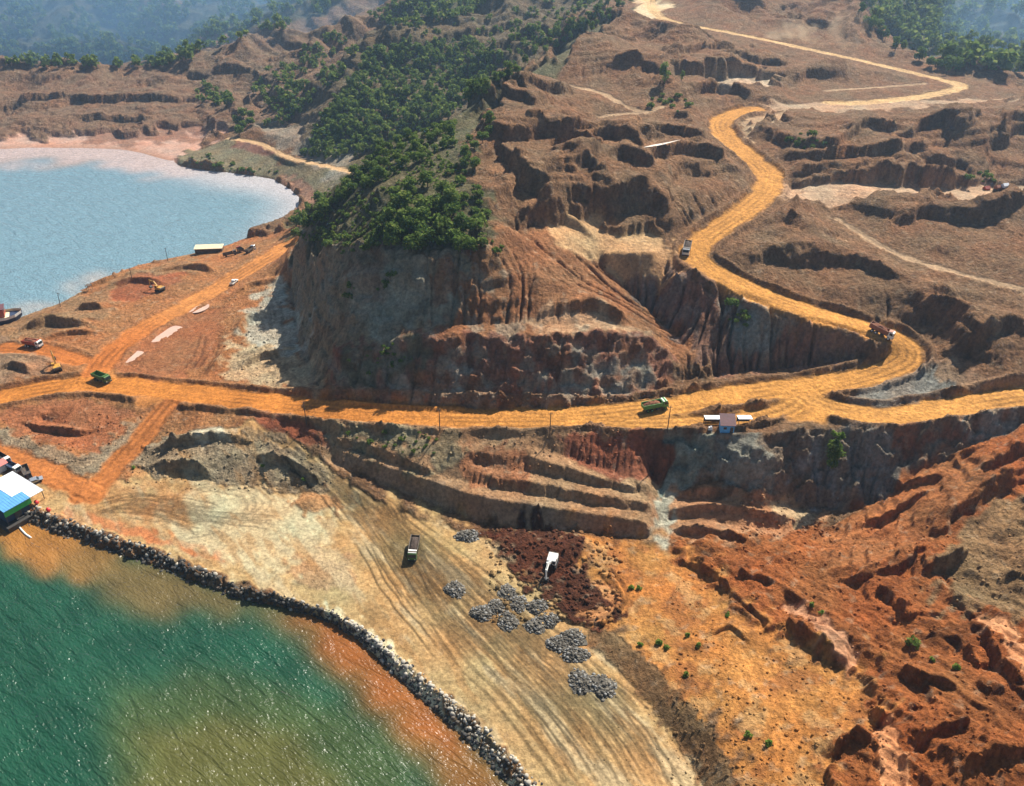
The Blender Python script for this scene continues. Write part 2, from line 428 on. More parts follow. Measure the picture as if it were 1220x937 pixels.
# ---------------------------------------------------------------- soil zones: outline, colour, roughness amplitude (m), erosion
GREEN_FLOOR = (.060, .066, .030)
ZONES = [
 # far hills
 ([(-300, -80), (760, -80), (700, -10), (560, 24), (440, 50), (400, 16), (340, 45), (260, 66), (200, 98), (60, 88), (-300, 90)], (.085, .085, .050), 3.0, .3, 6, .02),
 ([(140, 105), (230, 62), (320, 52), (300, 80), (230, 100)], (.25, .155, .11), 1.5, .5, 6, .03),
 ([(160, 0), (210, 5), (200, 30), (170, 20)], (.26, .17, .11), 1.5, .5, 4, .03),
 ([(1005, -60), (1500, -60), (1500, 112), (1220, 104), (1150, 92), (1085, 71), (1040, 38)], (.085, .09, .055), 3.0, .3, 4, .015),
 ([(-300, 86), (60, 86), (200, 96), (270, 108), (345, 150), (290, 158), (180, 165), (0, 169), (-300, 171)], (.20, .122, .08), 2.2, 1, 4, .02),
 ([(-300, 163), (0, 166), (180, 160), (260, 158), (245, 175), (215, 190), (100, 195), (-300, 200)], (.40, .245, .20), .15, 0, 4, .03),
 ([(100, 165), (240, 150), (250, 160), (190, 172), (120, 174)], (.24, .13, .095), .4, 0, 3, .03),
 ([(190, 102), (260, 66), (340, 45), (400, 15), (450, -10), (540, -20), (440, 56), (345, 152), (270, 130)], (.19, .125, .085), 2.2, 1, 4, .02),
 ([(345, 152), (380, 115), (440, 56), (560, 22), (640, 2), (740, -10), (650, 78), (560, 138), (430, 205), (360, 188)], (.13, .10, .062), 2.0, .8, 4, .02),
 ([(360, 190), (380, 165), (430, 178), (430, 206)], (.26, .23, .19), 1.0, 1, 4, .02),
 ([(300, 150), (345, 152), (370, 150), (365, 188), (340, 185)], (.25, .20, .16), 1.0, 1, 4, .02),
 ([(206, 193), (228, 180), (270, 165), (340, 190), (430, 210), (430, 240), (380, 225), (340, 215), (300, 207), (250, 203)], (.175, .15, .095), .8, .5, 3, .02),
 ([(285, 165), (315, 170), (330, 184), (300, 183), (275, 176)], (.17, .085, .065), .5, .5, 2, .01),
 ([(300, 208), (345, 212), (380, 225), (410, 225), (380, 260), (355, 235), (330, 215)], (.27, .15, .105), .6, .6, 3, .02),
 # hill with the trees
 ([(345, 268), (400, 212), (470, 160), (520, 145), (570, 136), (610, 108), (660, 72), (760, 5), (742, 32), (660, 92), (600, 135), (560, 168), (560, 215), (590, 260), (600, 300), (520, 312), (440, 296), (350, 306)],
  (.10, .092, .050), 1.0, .7, 4, .02),
 ([(340, 304), (440, 293), (530, 306), (585, 298), (570, 340), (530, 390), (440, 412), (405, 420), (400, 475), (372, 455), (345, 380)], (.275, .215, .145), 1.1, .5, 4, .02),
 ([(410, 330), (500, 335), (545, 345), (530, 385), (440, 400)], (.27, .26, .21), .8, .4, 5, .02),
 ([(395, 416), (440, 410), (493, 397), (562, 396), (655, 397), (717, 392), (779, 403), (806, 425), (800, 462), (760, 474), (600, 486), (440, 484), (395, 477)], (.265, .125, .085), 1.2, .38, 3, .02),
 ([(400, 422), (490, 404), (520, 430), (450, 470), (405, 474)], (.14, .125, .085), 1.0, .4, 5, .03),
 ([(455, 455), (520, 450), (600, 462), (590, 482), (470, 480)], (.30, .25, .21), .8, .4, 5, .03),
 ([(640, 478), (690, 430), (760, 430), (778, 460), (700, 476)], (.26, .235, .205), .8, .4, 5, .03),
 ([(560, 300), (605, 268), (650, 275), (742, 333), (842, 440), (800, 425), (779, 404), (717, 392), (640, 396), (540, 396)], (.26, .122, .060), .9, .8, 3, .02),
 ([(600, 386), (650, 372), (720, 372), (770, 398), (720, 392), (655, 396)], (.38, .24, .15), .6, .6, 4, .02),
 ([(640, 276), (700, 262), (800, 290), (815, 320), (742, 332)], (.42, .26, .14), .35, .3, 4, .02),
 # land left
 ([(-160, 395), (0, 384), (70, 361), (130, 329), (210, 304), (280, 288), (345, 270), (352, 345), (372, 450), (392, 478), (290, 500), (200, 560), (110, 610), (-160, 610)], (.30, .135, .058), .7, .2, 4, .02),
 ([(130, 440), (160, 410), (230, 365), (270, 365), (260, 410), (240, 440), (190, 455)], (.25, .10, .045), .4, 0, 4, .02),
 ([(0, 372), (120, 348), (210, 308), (235, 320), (150, 350), (110, 395), (-60, 412), (-160, 400)], (.26, .15, .08), .9, .2, 4, .03),
 ([(120, 360), (170, 330), (220, 328), (205, 345), (150, 362)], (.24, .085, .04), .5, .2, 4, .02),
 ([(262, 450), (285, 400), (318, 345), (345, 330), (352, 380), (372, 450), (385, 470), (320, 460)], (.42, .31, .20), .7, .5, 4, .03),
 ([(290, 400), (310, 350), (345, 335), (350, 380), (365, 410), (320, 420)], (.38, .36, .31), .8, .5, 3, .03),
 ([(0, 490), (60, 474), (130, 480), (160, 495), (120, 540), (60, 530), (0, 510)], (.28, .11, .052), .5, .2, 4, .02),
 ([(-160, 500), (0, 512), (60, 536), (100, 548), (160, 505), (172, 500), (140, 552), (90, 566), (20, 540), (-160, 525)], (.30, .22, .15), .9, 0, 3, .02),
 ([(-160, 400), (0, 400), (70, 425), (60, 445), (0, 462), (-160, 470)], (.27, .16, .10), .8, 0, 3, .02),
 # flat
 ([(-160, 545), (0, 560), (100, 590), (170, 562), (300, 500), (330, 505), (400, 565), (500, 620), (570, 636), (630, 690), (700, 750), (780, 835), (845, 940), (860, 1080), (740, 1080), (640, 935), (560, 852), (440, 757), (350, 715), (190, 658), (45, 606), (-160, 545)],
  (.37, .25, .125), .16, 0, 3, .012),
 ([(200, 590), (230, 572), (400, 585), (415, 605), (390, 640), (340, 690), (260, 670), (190, 640), (150, 610)], (.41, .345, .225), .12, 0, 14, .06),
 ([(100, 600), (150, 560), (200, 570), (240, 590), (200, 630), (140, 620)], (.36, .20, .092), .2, 0, 16, .08),
 ([(60, 612), (110, 610), (250, 655), (260, 668), (190, 650)], (.42, .17, .075), .15, 0, 4, .02),
 ([(345, 600), (370, 580), (410, 592), (405, 612), (360, 615)], (.36, .19, .09), .5, 0, 4, .03),
 ([(345, 690), (360, 660), (410, 665), (420, 700), (380, 705)], (.34, .215, .12), .3, 0, 4, .03),
 ([(420, 590), (500, 600), (560, 640), (540, 700), (480, 720), (430, 650)], (.35, .22, .10), .14, 0, 14, .06),
 ([(150, 560), (160, 528), (260, 515), (330, 520), (392, 570), (390, 586), (300, 578), (200, 567)], (.27, .21, .145), 1.0, 0, 3, .02),
 ([(225, 522), (270, 505), (285, 520), (240, 532)], (.44, .38, .29), .3, 0, 3, .02),
 ([(385, 722), (420, 735), (450, 760), (490, 800), (540, 850), (590, 905), (640, 975), (625, 990), (575, 920), (520, 862), (470, 815), (425, 765), (390, 742)], (.60, .53, .36), .15, 0, 3, .02),
 # terraces
 ([(375, 500), (460, 507), (600, 512), (745, 516), (800, 512), (795, 560), (790, 600), (775, 640), (640, 632), (560, 618), (462, 580), (392, 550)], (.31, .185, .105), .45, .5, 3, .012),
 ([(285, 490), (330, 496), (395, 520), (390, 535), (320, 515)], (.22, .075, .04), .5, 0, 3, .01),
 ([(380, 508), (460, 510), (540, 518), (560, 540), (530, 562), (450, 533), (395, 520)], (.24, .20, .13), .9, .5, 4, .03),
 ([(545, 540), (600, 530), (640, 550), (630, 585), (555, 575)], (.30, .135, .07), .6, .7, 3, .02),
 ([(660, 520), (800, 514), (808, 530), (795, 565), (740, 575), (690, 552)], (.24, .085, .048), .6, 1, 3, .012),
 ([(400, 538), (470, 560), (560, 590), (650, 605), (770, 624), (770, 640), (640, 630), (560, 615), (460, 578), (396, 549)], (.27, .17, .11), .35, .3, 2, .01),
 # right cliff
 ([(796, 513), (905, 520), (1000, 508), (1060, 509), (1150, 498), (1330, 470), (1330, 500), (1180, 526), (1100, 565), (1060, 600), (1010, 612), (960, 608), (905, 602), (850, 586), (800, 584)], (.225, .165, .125), 1.2, .45, 3, .012),
 ([(848, 580), (850, 535), (866, 522), (905, 524), (922, 560), (915, 590), (885, 594)], (.25, .235, .205), 1.0, .8, 3, .012),
 ([(795, 514), (850, 518), (846, 545), (826, 580), (800, 598), (780, 590), (800, 560)], (.25, .275, .24), 1.0, .6, 3, .012),
 ([(940, 545), (960, 530), (985, 560), (1000, 590), (960, 590)], (.24, .24, .245), .7, 1, 4, .03),
 ([(1010, 515), (1050, 515), (1080, 560), (1050, 600), (1010, 605)], (.23, .215, .20), 1.3, 1.2, 3, .02),
 ([(1150, 500), (1215, 490), (1215, 505), (1170, 525), (1150, 520)], (.27, .27, .25), .9, 1, 3, .02),
 ([(1060, 512), (1150, 504), (1145, 522), (1090, 535), (1065, 535)], (.22, .095, .055), .7, 1, 3, .02),
 ([(770, 585), (810, 588), (930, 604), (985, 612), (975, 640), (880, 652), (796, 640), (770, 640)], (.34, .18, .10), .5, .2, 3, .012),
 ([(905, 606), (950, 592), (975, 612), (960, 632), (925, 622)], (.42, .32, .21), .6, 0, 3, .012),
 ([(773, 640), (785, 590), (800, 590), (800, 640), (785, 660)], (.40, .36, .29), .7, 0, 3, .02),
 # upper cliffs by the haul road
 ([(806, 325), (870, 350), (940, 378), (1010, 394), (1044, 410), (1030, 428), (950, 438), (850, 450), (790, 385), (740, 330)], (.225, .12, .085), .9, 1.6, 3, .02),
 ([(858, 352), (900, 368), (960, 384), (930, 405), (900, 408), (872, 392)], (.25, .24, .215), 1.0, 1.2, 4, .03),
 ([(740, 320), (800, 325), (830, 380), (830, 420), (790, 380)], (.20, .16, .145), .9, 1.4, 4, .03),
 ([(1000, 478), (1030, 462), (1090, 440), (1106, 434), (1142, 468), (1090, 484), (1040, 492)], (.215, .20, .185), .9, 1.4, 3, .015),
 ([(1110, 430), (1160, 446), (1330, 440), (1330, 462), (1180, 474), (1140, 470)], (.27, .165, .105), .8, .5, 3, .02),
 ([(925, 224), (1330, 226), (1330, 248), (1150, 250), (940, 246)], (.40, .26, .175), .4, .2, 3, .02),
 ([(880, 130), (990, 122), (1150, 118), (1220, 126), (1100, 130), (960, 136)], (.35, .24, .165), .4, .2, 3, .015),
 ([(800, 100), (920, 100), (925, 112), (860, 116)], (.36, .27, .20), .5, .3, 3, .02),
 ([(752, 20), (772, -10), (800, -10), (795, 8), (775, 24)], (.55, .42, .28), .3, .2, 3, .02),
 ([(885, 150), (905, 135), (960, 132), (900, 160), (895, 175)], (.33, .23, .15), .4, .2, 3, .02),
 # foreground right
 ([(796, 640), (900, 650), (985, 628), (1060, 602), (1110, 562), (1220, 506), (1330, 490), (1330, 1080), (985, 1080), (985, 900), (1055, 860), (1015, 795), (900, 745), (800, 665)], (.28, .094, .030), 1.0, .25, 8, .04),
 ([(980, 640), (1100, 562), (1160, 550), (1180, 580), (1110, 640), (1060, 690), (980, 690)], (.29, .112, .042), .8, .2, 8, .03),
 ([(1130, 650), (1180, 600), (1330, 570), (1330, 730), (1220, 745), (1140, 740), (1110, 690)], (.26, .165, .088), 1.3, .2, 10, .05),
 ([(690, 640), (790, 642), (830, 680), (900, 745), (1012, 792), (1055, 858), (985, 900), (985, 1080), (890, 1080), (870, 890), (800, 825), (712, 745)], (.38, .168, .050), .5, .2, 14, .07),
 ([(930, 720), (955, 728), (1025, 785), (1010, 800), (990, 785)], (.44, .21, .12), .3, 0, 2, .01),
 ([(1155, 742), (1190, 745), (1230, 800), (1230, 840)], (.46, .23, .12), .3, 0, 2, .01),
 ([(1040, 870), (1062, 862), (1085, 940), (1050, 960)], (.46, .22, .11), .3, 0, 2, .01),
 ([(695, 752), (716, 745), (768, 785), (815, 830), (850, 872), (880, 940), (890, 1020), (855, 1020), (836, 940), (812, 890), (770, 840), (735, 800)], (.20, .12, .062), .5, .2, 2, .012),
 ([(575, 630), (640, 626), (692, 648), (697, 690), (738, 716), (742, 738), (700, 748), (655, 722), (615, 690)], (.10, .034, .018), 1.6, 0, 2, .03),
 ([(700, 690), (732, 700), (742, 722), (720, 742), (680, 730), (730, 722)], (.40, .185, .08), .2, 0, 2, .01),
]
SOIL = np.empty((NV, NU, 3), np.float32)
SOIL[:] = (.205, .115, .064)
AMP = np.full((NV, NU), 1.4, np.float32)
ERO = np.full((NV, NU), .75, np.float32)
for pix, c, amp, ero, soft, warp in ZONES:
    m = poly_mask(pix, soft, warp)
    SOIL += m[..., None] * (np.array(c, np.float32) - SOIL)
    AMP += m * (amp - AMP)
    ERO += m * (ero - ERO)
SEA = sstep(.3, -.3, H)
AMP *= 1 - SEA
# roads keep smooth
ROADM = np.zeros((NV, NU), np.float32)
ROADC = np.zeros((NV, NU), np.float32)       # across the road, for wheel ruts
ROADT = np.zeros((NV, NU), np.float32)       # along the road
BERM = np.zeros((NV, NU), np.float32)
NEAR2 = np.ones((NV, NU), np.float32)
NEAR = np.ones((NV, NU), np.float32)     # 0 beside a road: cuts and mounds keep clear of it
rcol = {'haul': (.47, .225, .060), 'branch': (.47, .23, .064), 'neck': (.42, .175, .055), 'ramp': (.40, .18, .065), 'top': (.50, .33, .17), 'coast': (.46, .30, .17), 'track': (.33, .225, .145)}
ROADCOL = np.zeros((NV, NU, 3), np.float32)
for kind, w, pw in ROADW:
    r = line_dist(pw, w * .5 + 66)
    if r is None:
        continue
    (si, sj), d, s, t = r
    x, y = XG[si, sj], YG[si, sj]
    NEAR[si, sj] = np.minimum(NEAR[si, sj], sstep(w * .5 + 1, w * .5 + (62 if kind == 'top' else 30 if kind in ('track', 'coast') else 14), d))
    NEAR2[si, sj] = np.minimum(NEAR2[si, sj], sstep(w * .5 + 3, w * .5 + 60, d))
    e = d + 1.5 * fbm(x / 7, y / 7, 4, 5)
    m = sstep(w * .5 + 1.3, w * .5 - .9, e)
    up = m > ROADM[si, sj]
    rc = ROADCOL[si, sj]; rc[up] = rcol[kind]; ROADCOL[si, sj] = rc
    cc = ROADC[si, sj]; cc[up] = (d * s)[up]; ROADC[si, sj] = cc
    ll = np.hypot(*np.diff(pw[:, :2], axis=0).T).sum()
    tt = ROADT[si, sj]; tt[up] = (t * ll)[up]; ROADT[si, sj] = tt
    ROADM[si, sj] = np.maximum(ROADM[si, sj], m)
    if kind in ('haul', 'branch', 'neck'):
        b = np.exp(-((d - w * .5 - 1.8) / 1.0) ** 2)
        b *= .85 + .5 * fbm(x / 14, y / 14, 2, 8)
        if kind == 'neck':
            b *= .3
        BERM[si, sj] = np.maximum(BERM[si, sj], b)
BERM *= 1 - ROADM
red = sstep(40, -60, XG)[..., None] * sstep(330, 290, YG)[..., None]
ROADCOL = ROADCOL * (1 - red) + red * ROADCOL * np.array((.88, .70, .58), np.float32)
for c in [(952, 472, 7), (118, 452, 9), (185, 473, 7), (962, 491, 8)]:        # junctions: wide trodden ground
    u, v, X, Y, Z = hit(c[0], c[1], HBASE)
    d = np.hypot(XG - X, YG - Y) + 2 * fbm(XG / 7, YG / 7, 2, 33)
    m = sstep(c[2], c[2] * .6, d)
    ROADCOL[m > ROADM] = rcol['haul'] if c[0] > 500 else rcol['neck']
    ROADM = np.maximum(ROADM, m)
    BERM *= 1 - m

# ---------------------------------------------------------------- relief: banks and scarps (crest traced left to right, height, run-out behind)
SCARPS = [
 ([(270, 358), (300, 342), (338, 336)], 3, 4), ([(275, 402), (300, 382), (342, 374)], 2.5, 4), ([(285, 442), (310, 427), (348, 422)], 2, 4), ([(150, 407), (180, 389), (216, 379)], .8, 3), ([(232, 354), (260, 339), (288, 323)], 1.4, 3), ([(70, 352), (110, 343), (152, 328)], 2, 4), ([(40, 406), (80, 400), (125, 398)], 1.8, 3), ([(245, 452), (262, 430), (285, 412)], 1.2, 3),
 ([(806, 588), (860, 593), (928, 604)], 1.6, 4), ([(792, 605), (870, 611), (962, 620)], 1.7, 4),
 ([(825, 487), (880, 484), (938, 476)], 1.6, 2.5),
 ([(573, 196), (600, 180), (640, 171), (690, 181), (735, 193)], 6, 14), ([(656, 181), (690, 177), (717, 177), (750, 194)], 5, 12),
 ([(703, 216), (724, 206), (742, 204), (766, 222)], 5, 9), ([(712, 252), (735, 247), (757, 246), (781, 258), (798, 274)], 8, 12),
 ([(650, 252), (670, 244), (690, 241), (714, 254)], 6, 10), ([(781, 199), (800, 195), (825, 194), (857, 200)], 7, 12),
 ([(764, 177), (785, 174), (808, 179), (830, 182)], 4, 9), ([(640, 118), (683, 111), (717, 112), (750, 130)], 7, 14),
 ([(745, 142), (776, 129), (800, 138), (820, 152)], 7, 12), ([(568, 134), (597, 123), (623, 137)], 5, 10), ([(812, 118), (855, 113), (885, 118)], 6, 12),
 ([(620, 215), (650, 205), (680, 214), (700, 226)], 4, 8), ([(590, 235), (615, 225), (645, 236)], 4, 7), ([(640, 262), (665, 258), (690, 270)], 3, 6),
 ([(925, 114), (948, 94), (1006, 97), (1057, 114)], 9, 16),
 ([(950, 133), (1050, 131), (1150, 130), (1225, 128)], 9, 25), ([(885, 170), (920, 150), (950, 160)], 4, 10), ([(991, 190), (1020, 174), (1070, 177), (1117, 168), (1140, 190)], 7, 14),
 ([(944, 212), (979, 199), (1030, 205), (1075, 196), (1146, 200)], 7, 14), ([(1150, 126), (1190, 124), (1225, 130)], 8, 16), ([(1180, 180), (1200, 172), (1240, 170)], 9, 16),
 ([(926, 254), (960, 249), (1000, 250), (1057, 259)], 9, 14), ([(1066, 268), (1093, 257), (1144, 266), (1225, 264)], 6, 12), ([(880, 270), (917, 258), (950, 275)], 5, 9),
 ([(880, 306), (960, 306), (1050, 322), (1100, 345)], 6, 10), ([(1080, 292), (1150, 310), (1225, 332)], 5, 10), ([(1098, 356), (1150, 346), (1225, 366)], 7, 10),
 ([(1078, 384), (1110, 376), (1150, 398), (1180, 420)], 7, 9), ([(1110, 420), (1160, 404), (1225, 400)], 6, 9), ([(985, 275), (1020, 268), (1060, 285)], 5, 9),
 ([(-60, 98), (0, 96), (60, 91), (135, 100)], 6, 25), ([(-60, 133), (0, 131), (60, 125), (150, 129), (235, 126)], 6, 20), ([(10, 152), (80, 147), (200, 149)], 3, 12),
 ([(180, 116), (230, 103), (285, 100), (340, 118)], 6, 20), ([(300, 95), (350, 90), (400, 70)], 6, 25), ([(480, 75), (540, 55), (600, 50)], 5, 20),
 ([(560, 100), (600, 80), (640, 62)], 5, 18), ([(660, 60), (700, 62), (735, 70)], 6, 14), ([(690, 90), (730, 88), (770, 96)], 6, 14),
 ([(760, 40), (800, 48), (850, 58), (900, 74)], 4, 14), ([(820, 80), (860, 76), (920, 84)], 6, 14), ([(860, 10), (920, 20), (990, 44)], 5, 20),
 ([(22, 396), (60, 389), (118, 390)], 3.2, 5), ([(88, 374), (110, 370), (128, 371)], 2, 4), ([(25, 424), (48, 419), (66, 430)], 3.5, 4), ([(-30, 470), (10, 464), (32, 463)], 2.2, 4),
 ([(180, 325), (225, 319), (265, 326)], 3, 4), ([(120, 348), (160, 336), (205, 339)], 3, 5), ([(0, 440), (20, 436), (40, 446)], 2.5, 4),
 ([(20, 500), (60, 512), (100, 518), (125, 508)], 2.2, 4), ([(-60, 505), (0, 518), (50, 538), (95, 550), (140, 542)], 2.4, 3), ([(150, 540), (200, 532), (260, 522), (300, 528)], 2.2, 4),
 ([(290, 494), (330, 501), (395, 523)], 3.0, 4), ([(300, 545), (340, 552), (385, 574)], 2.2, 3), ([(165, 555), (220, 556), (260, 562)], 1.6, 3),
 ([(1108, 642), (1150, 610), (1190, 584), (1235, 562)], 4.5, 8), ([(1150, 585), (1180, 570), (1235, 540)], 3.5, 6), ([(980, 694), (1020, 701), (1060, 689), (1100, 655)], 2.0, 7),
 ([(930, 737), (965, 765), (1010, 802)], 2.8, 6), ([(800, 665), (850, 690), (880, 718), (930, 757)], 1.5, 5), ([(1030, 716), (1050, 712), (1085, 746)], 2.4, 5),
 ([(1062, 800), (1090, 822), (1135, 832)], 3.2, 6), ([(1036, 848), (1058, 868)], 1.8, 4), ([(985, 905), (1010, 880), (1035, 890)], 1.8, 4), ([(1150, 745), (1190, 793), (1230, 838)], 2.4, 6),
 ([(1086, 690), (1105, 690), (1145, 662)], 3.2, 6), ([(798, 628), (850, 636), (892, 652)], 2.2, 5), ([(1125, 928), (1170, 906), (1240, 888)], 2.8, 6), ([(1080, 900), (1110, 880), (1160, 870)], 1.8, 5),
 ([(870, 690), (920, 700), (960, 728)], 1.4, 5), ([(1100, 760), (1140, 770), (1170, 800)], 2, 5), ([(1185, 700), (1210, 690), (1250, 700)], 2, 5), ([(1010, 640), (1060, 622), (1100, 596)], 1.6, 6),
 ([(1040, 575), (1080, 590), (1130, 575)], 1.6, 5), ([(1100, 545), (1140, 552), (1180, 540)], 1.6, 5), ([(840, 760), (870, 745), (900, 770)], .8, 4),
 ([(385, 350), (420, 336), (470, 338), (520, 344)], 3, 5), ([(660, 372), (700, 366), (740, 378)], 2.5, 4),
]
wob = 3.0 * fbm(XG / 22, YG / 22, 4, 41, .45)
for pix, h, L in SCARPS:
    pix = np.array(pix, float)
    if pix[:, 1].mean() < 430 and pix[0, 0] > 400:      # let the cuts of the hill run out long and join up
        e0 = pix[0] + (pix[0] - pix[1]) / np.hypot(*(pix[0] - pix[1])) * 28 + np.array([0, 6]); e1 = pix[-1] + (pix[-1] - pix[-2]) / np.hypot(*(pix[-1] - pix[-2])) * 28 + np.array([0, 6])
        pix = np.vstack([e0, pix, e1])
    p = interp_poly(pix, 12)
    pw = [hit(a, b, HBASE)[2:] for a, b in p]
    pw = chaikin(np.array(pw), 1)
    r = line_dist(pw, L * 2.5)
    if r is None:
        continue
    (si, sj), d, s, t = r
    sdist = d * s + wob[si, sj] * min(1.3, h / 4)
    wd = .55 * h if pw[0][1] < 260 else .85 * h
    f = sstep(-wd, 0, sdist) * np.where(sdist > 0, np.exp(-np.maximum(sdist, 0) / L), 1)
    f = f - .05 * np.exp(-((sdist + wd * 1.2) / (wd * .9)) ** 2)
    if pw[0][1] < 215 or (pw[0][0] < -60 and pw[0][1] < 330):
        h = h * 1.5
    elif pw[0][1] > 260:
        h = h * .95
    f *= np.clip(np.sin(pi * np.clip(t, 0, 1)) * 1.25, 0, 1) * (.9 + .35 * gnoise(XG[si, sj] / 20, YG[si, sj] / 20, 45))
    H[si, sj] += h * f * NEAR[si, sj] * (1 - SEA[si, sj])
def bump(px, py, rx, ry, h):
    u, v, X, Y, Z = hit(px, py, HBASE)
    global H
    d = ((XG - X) / rx) ** 2 + ((YG - Y) / ry) ** 2
    H += h * np.exp(-d) * (1 - ROADM)
bump(884, 562, 9, 4.5, 6)
bump(640, 655, 9, 6, -1.2)
bump(675, 655, 8, 6, 3.4)
bump(620, 650, 8, 5, 1.5)
bump(700, 715, 5, 4, -.8)
bump(705, 712, 3, 3, .9)
bump(60, 505, 12, 5, -1.5)
bump(190, 440, 14, 8, -.6)
bump(372, 600, 4, 3, 1.3)

n_big = ridged(XG / 52, YG / 52, 4, 3)
n_mid = fbm(XG / 13, YG / 13, 4, 21)
n_rid = ridged(XG / 24 + .5 * n_mid, YG / 24, 4, 23)
n_fin = fbm(XG / 2.6, YG / 2.6, 3, 25)
hillm = sstep(250, 330, YG) * np.clip(AMP, 0, 2)
free = (1 - ROADM) * (1 - SEA)
far = np.clip(YG / 330, .6, 1.7)
def terrace(h, step, k, noise, riser):
    q = (h + noise) / step
    f = q - np.floor(q)
    return k * step * (sstep(0, riser, f) - f)
# benches left by the diggers: irregular steps that follow the contours
ring = free * sstep(.6, 1.2, AMP)
bench = terrace(H, 5.6, .78, 6.5 * fbm(XG / 120, YG / 95, 3, 131, .35) + .5 * n_mid + .2 * n_fin, .36)
bench2 = terrace(H, 2.6, .85, 4.2 * fbm(XG / 24, YG / 24, 3, 133, .4) + .6 * n_mid + .2 * n_fin, .22)
mud = poly_mask([(800, 650), (985, 625), (1060, 602), (1110, 562), (1220, 506), (1330, 490), (1330, 1080), (985, 1080), (985, 900), (1055, 860), (1015, 795), (900, 745)], 6, .02)
HILLB = hillm / (1e-6 + np.clip(AMP, .01, 2)) * sstep(.9, 1.3, AMP) * (1 - sstep(850, 1000, YG))
keep_hill = 1 - poly_mask([(345, 262), (470, 160), (560, 136), (600, 200), (660, 270), (742, 330), (842, 440), (800, 465), (440, 486), (385, 478), (345, 345)], 8, .01)
hill_y = sstep(250, 330, YG)
rel = ridged(XG / 118 + .12 * fbm(XG / 50, YG / 50, 2, 181), YG / 105, 2, 182, .45) - .2
rel2 = ridged(XG / 48, YG / 62, 2, 183, .4) - .2
big = hill_y * keep_hill * sstep(.9, 1.4, AMP) * free * sstep(3, 14, HBASE) * np.maximum(sstep(-75, -30, XG), sstep(430, 480, YG))
H += big * NEAR2 * (9.5 * rel * np.clip(YG / 420, .8, 1.7) + 3.5 * rel2)
H += free * NEAR * (HILLB * keep_hill * bench + mud * bench2 * .6)
H += free * NEAR * hillm * 2.0 * (ridged(XG / 70, YG / 70, 3, 3, .4) - .15) * (.4 + .6 * keep_hill)
H += free * (.3 + .7 * NEAR) * AMP * ((.40 - .2 * hill_y) * n_mid + (.42 - .1 * hill_y) * far * (n_rid - .3) + .16 * n_fin)
upm = poly_mask([(800, 640), (985, 625), (1110, 560), (1220, 500), (1340, 470), (1340, 600), (1150, 645), (1060, 690), (980, 692), (880, 665)], 30, .03)
X2, Y2 = XG * cos(radians(38)) + YG * sin(radians(38)), -XG * sin(radians(38)) + YG * cos(radians(38))
ca, sa = cos(radians(-52)), sin(radians(-52))
XR, YR = XG * ca + YG * sa, -XG * sa + YG * ca
H += free * mud * (1 - upm) * (3.0 * (ridged(XR / 60 + .2 * n_mid, YR / 15, 3, 151, .42) - .25) + .7 * (ridged(XR / 18, YR / 5, 3, 152) - .3))
H += free * mud * upm * (2.6 * (ridged(X2 / 60 + .2 * n_mid, Y2 / 13, 3, 153, .42) - .25) + .8 * (ridged(X2 / 20, Y2 / 4.5, 3, 154) - .3))
ledge = poly_mask([(345, 300), (430, 290), (530, 304), (600, 300), (640, 380), (780, 400), (806, 430), (800, 462), (600, 486), (440, 484), (375, 468), (345, 380)], 6, .01)
H += free * ledge * terrace(H, 5.2, .26, 4.5 * fbm(XG / 20, YG / 20, 3, 161) + .6 * n_mid, .6)
n_mic = ridged(XG / 2.4, YG / 2.4, 3, 27)
H += free * np.clip(AMP, .05, 1.5) * .26 * np.clip(YG / 250, .6, 1.1) * (n_mic - .25)
H += free * NEAR * HILLB * terrace(H, 3.0, .42, 4 * fbm(XG / 40, YG / 40, 3, 137, .4) + .4 * n_mid, .35)
H += BERM * 1.7 * (1 - SEA)
H += ROADM * (.06 * np.cos(ROADC * 2 * pi / 2.3) * fbm(XG / 9, YG / 9, 2, 61) + .04 * n_fin)
# broken rock on the steep cuts
Hs = blur(H, 3)
gv, gu = np.gradient(Hs, DV, DU)
SLOPE = np.hypot(gu / YG, (gv - us[None, :] * gu) / YG)
steep = sstep(.55, 1.3, SLOPE) * free * np.clip(AMP, 0, 1.2)
H += steep * (1 - .65 * np.maximum(mud, hill_y * keep_hill)) * (1 + .8 * sstep(250, 225, YG) * (1 - mud)) * (1.5 * fbm(XG / 5.5 + .3 * n_mid, Hs / 4.0, 4, 141) + 1.3 * (ridged(XG / 11, Hs / 13 + YG / 30, 3, 143) - .3)) * np.clip(YG / 260, .55, 1.4)

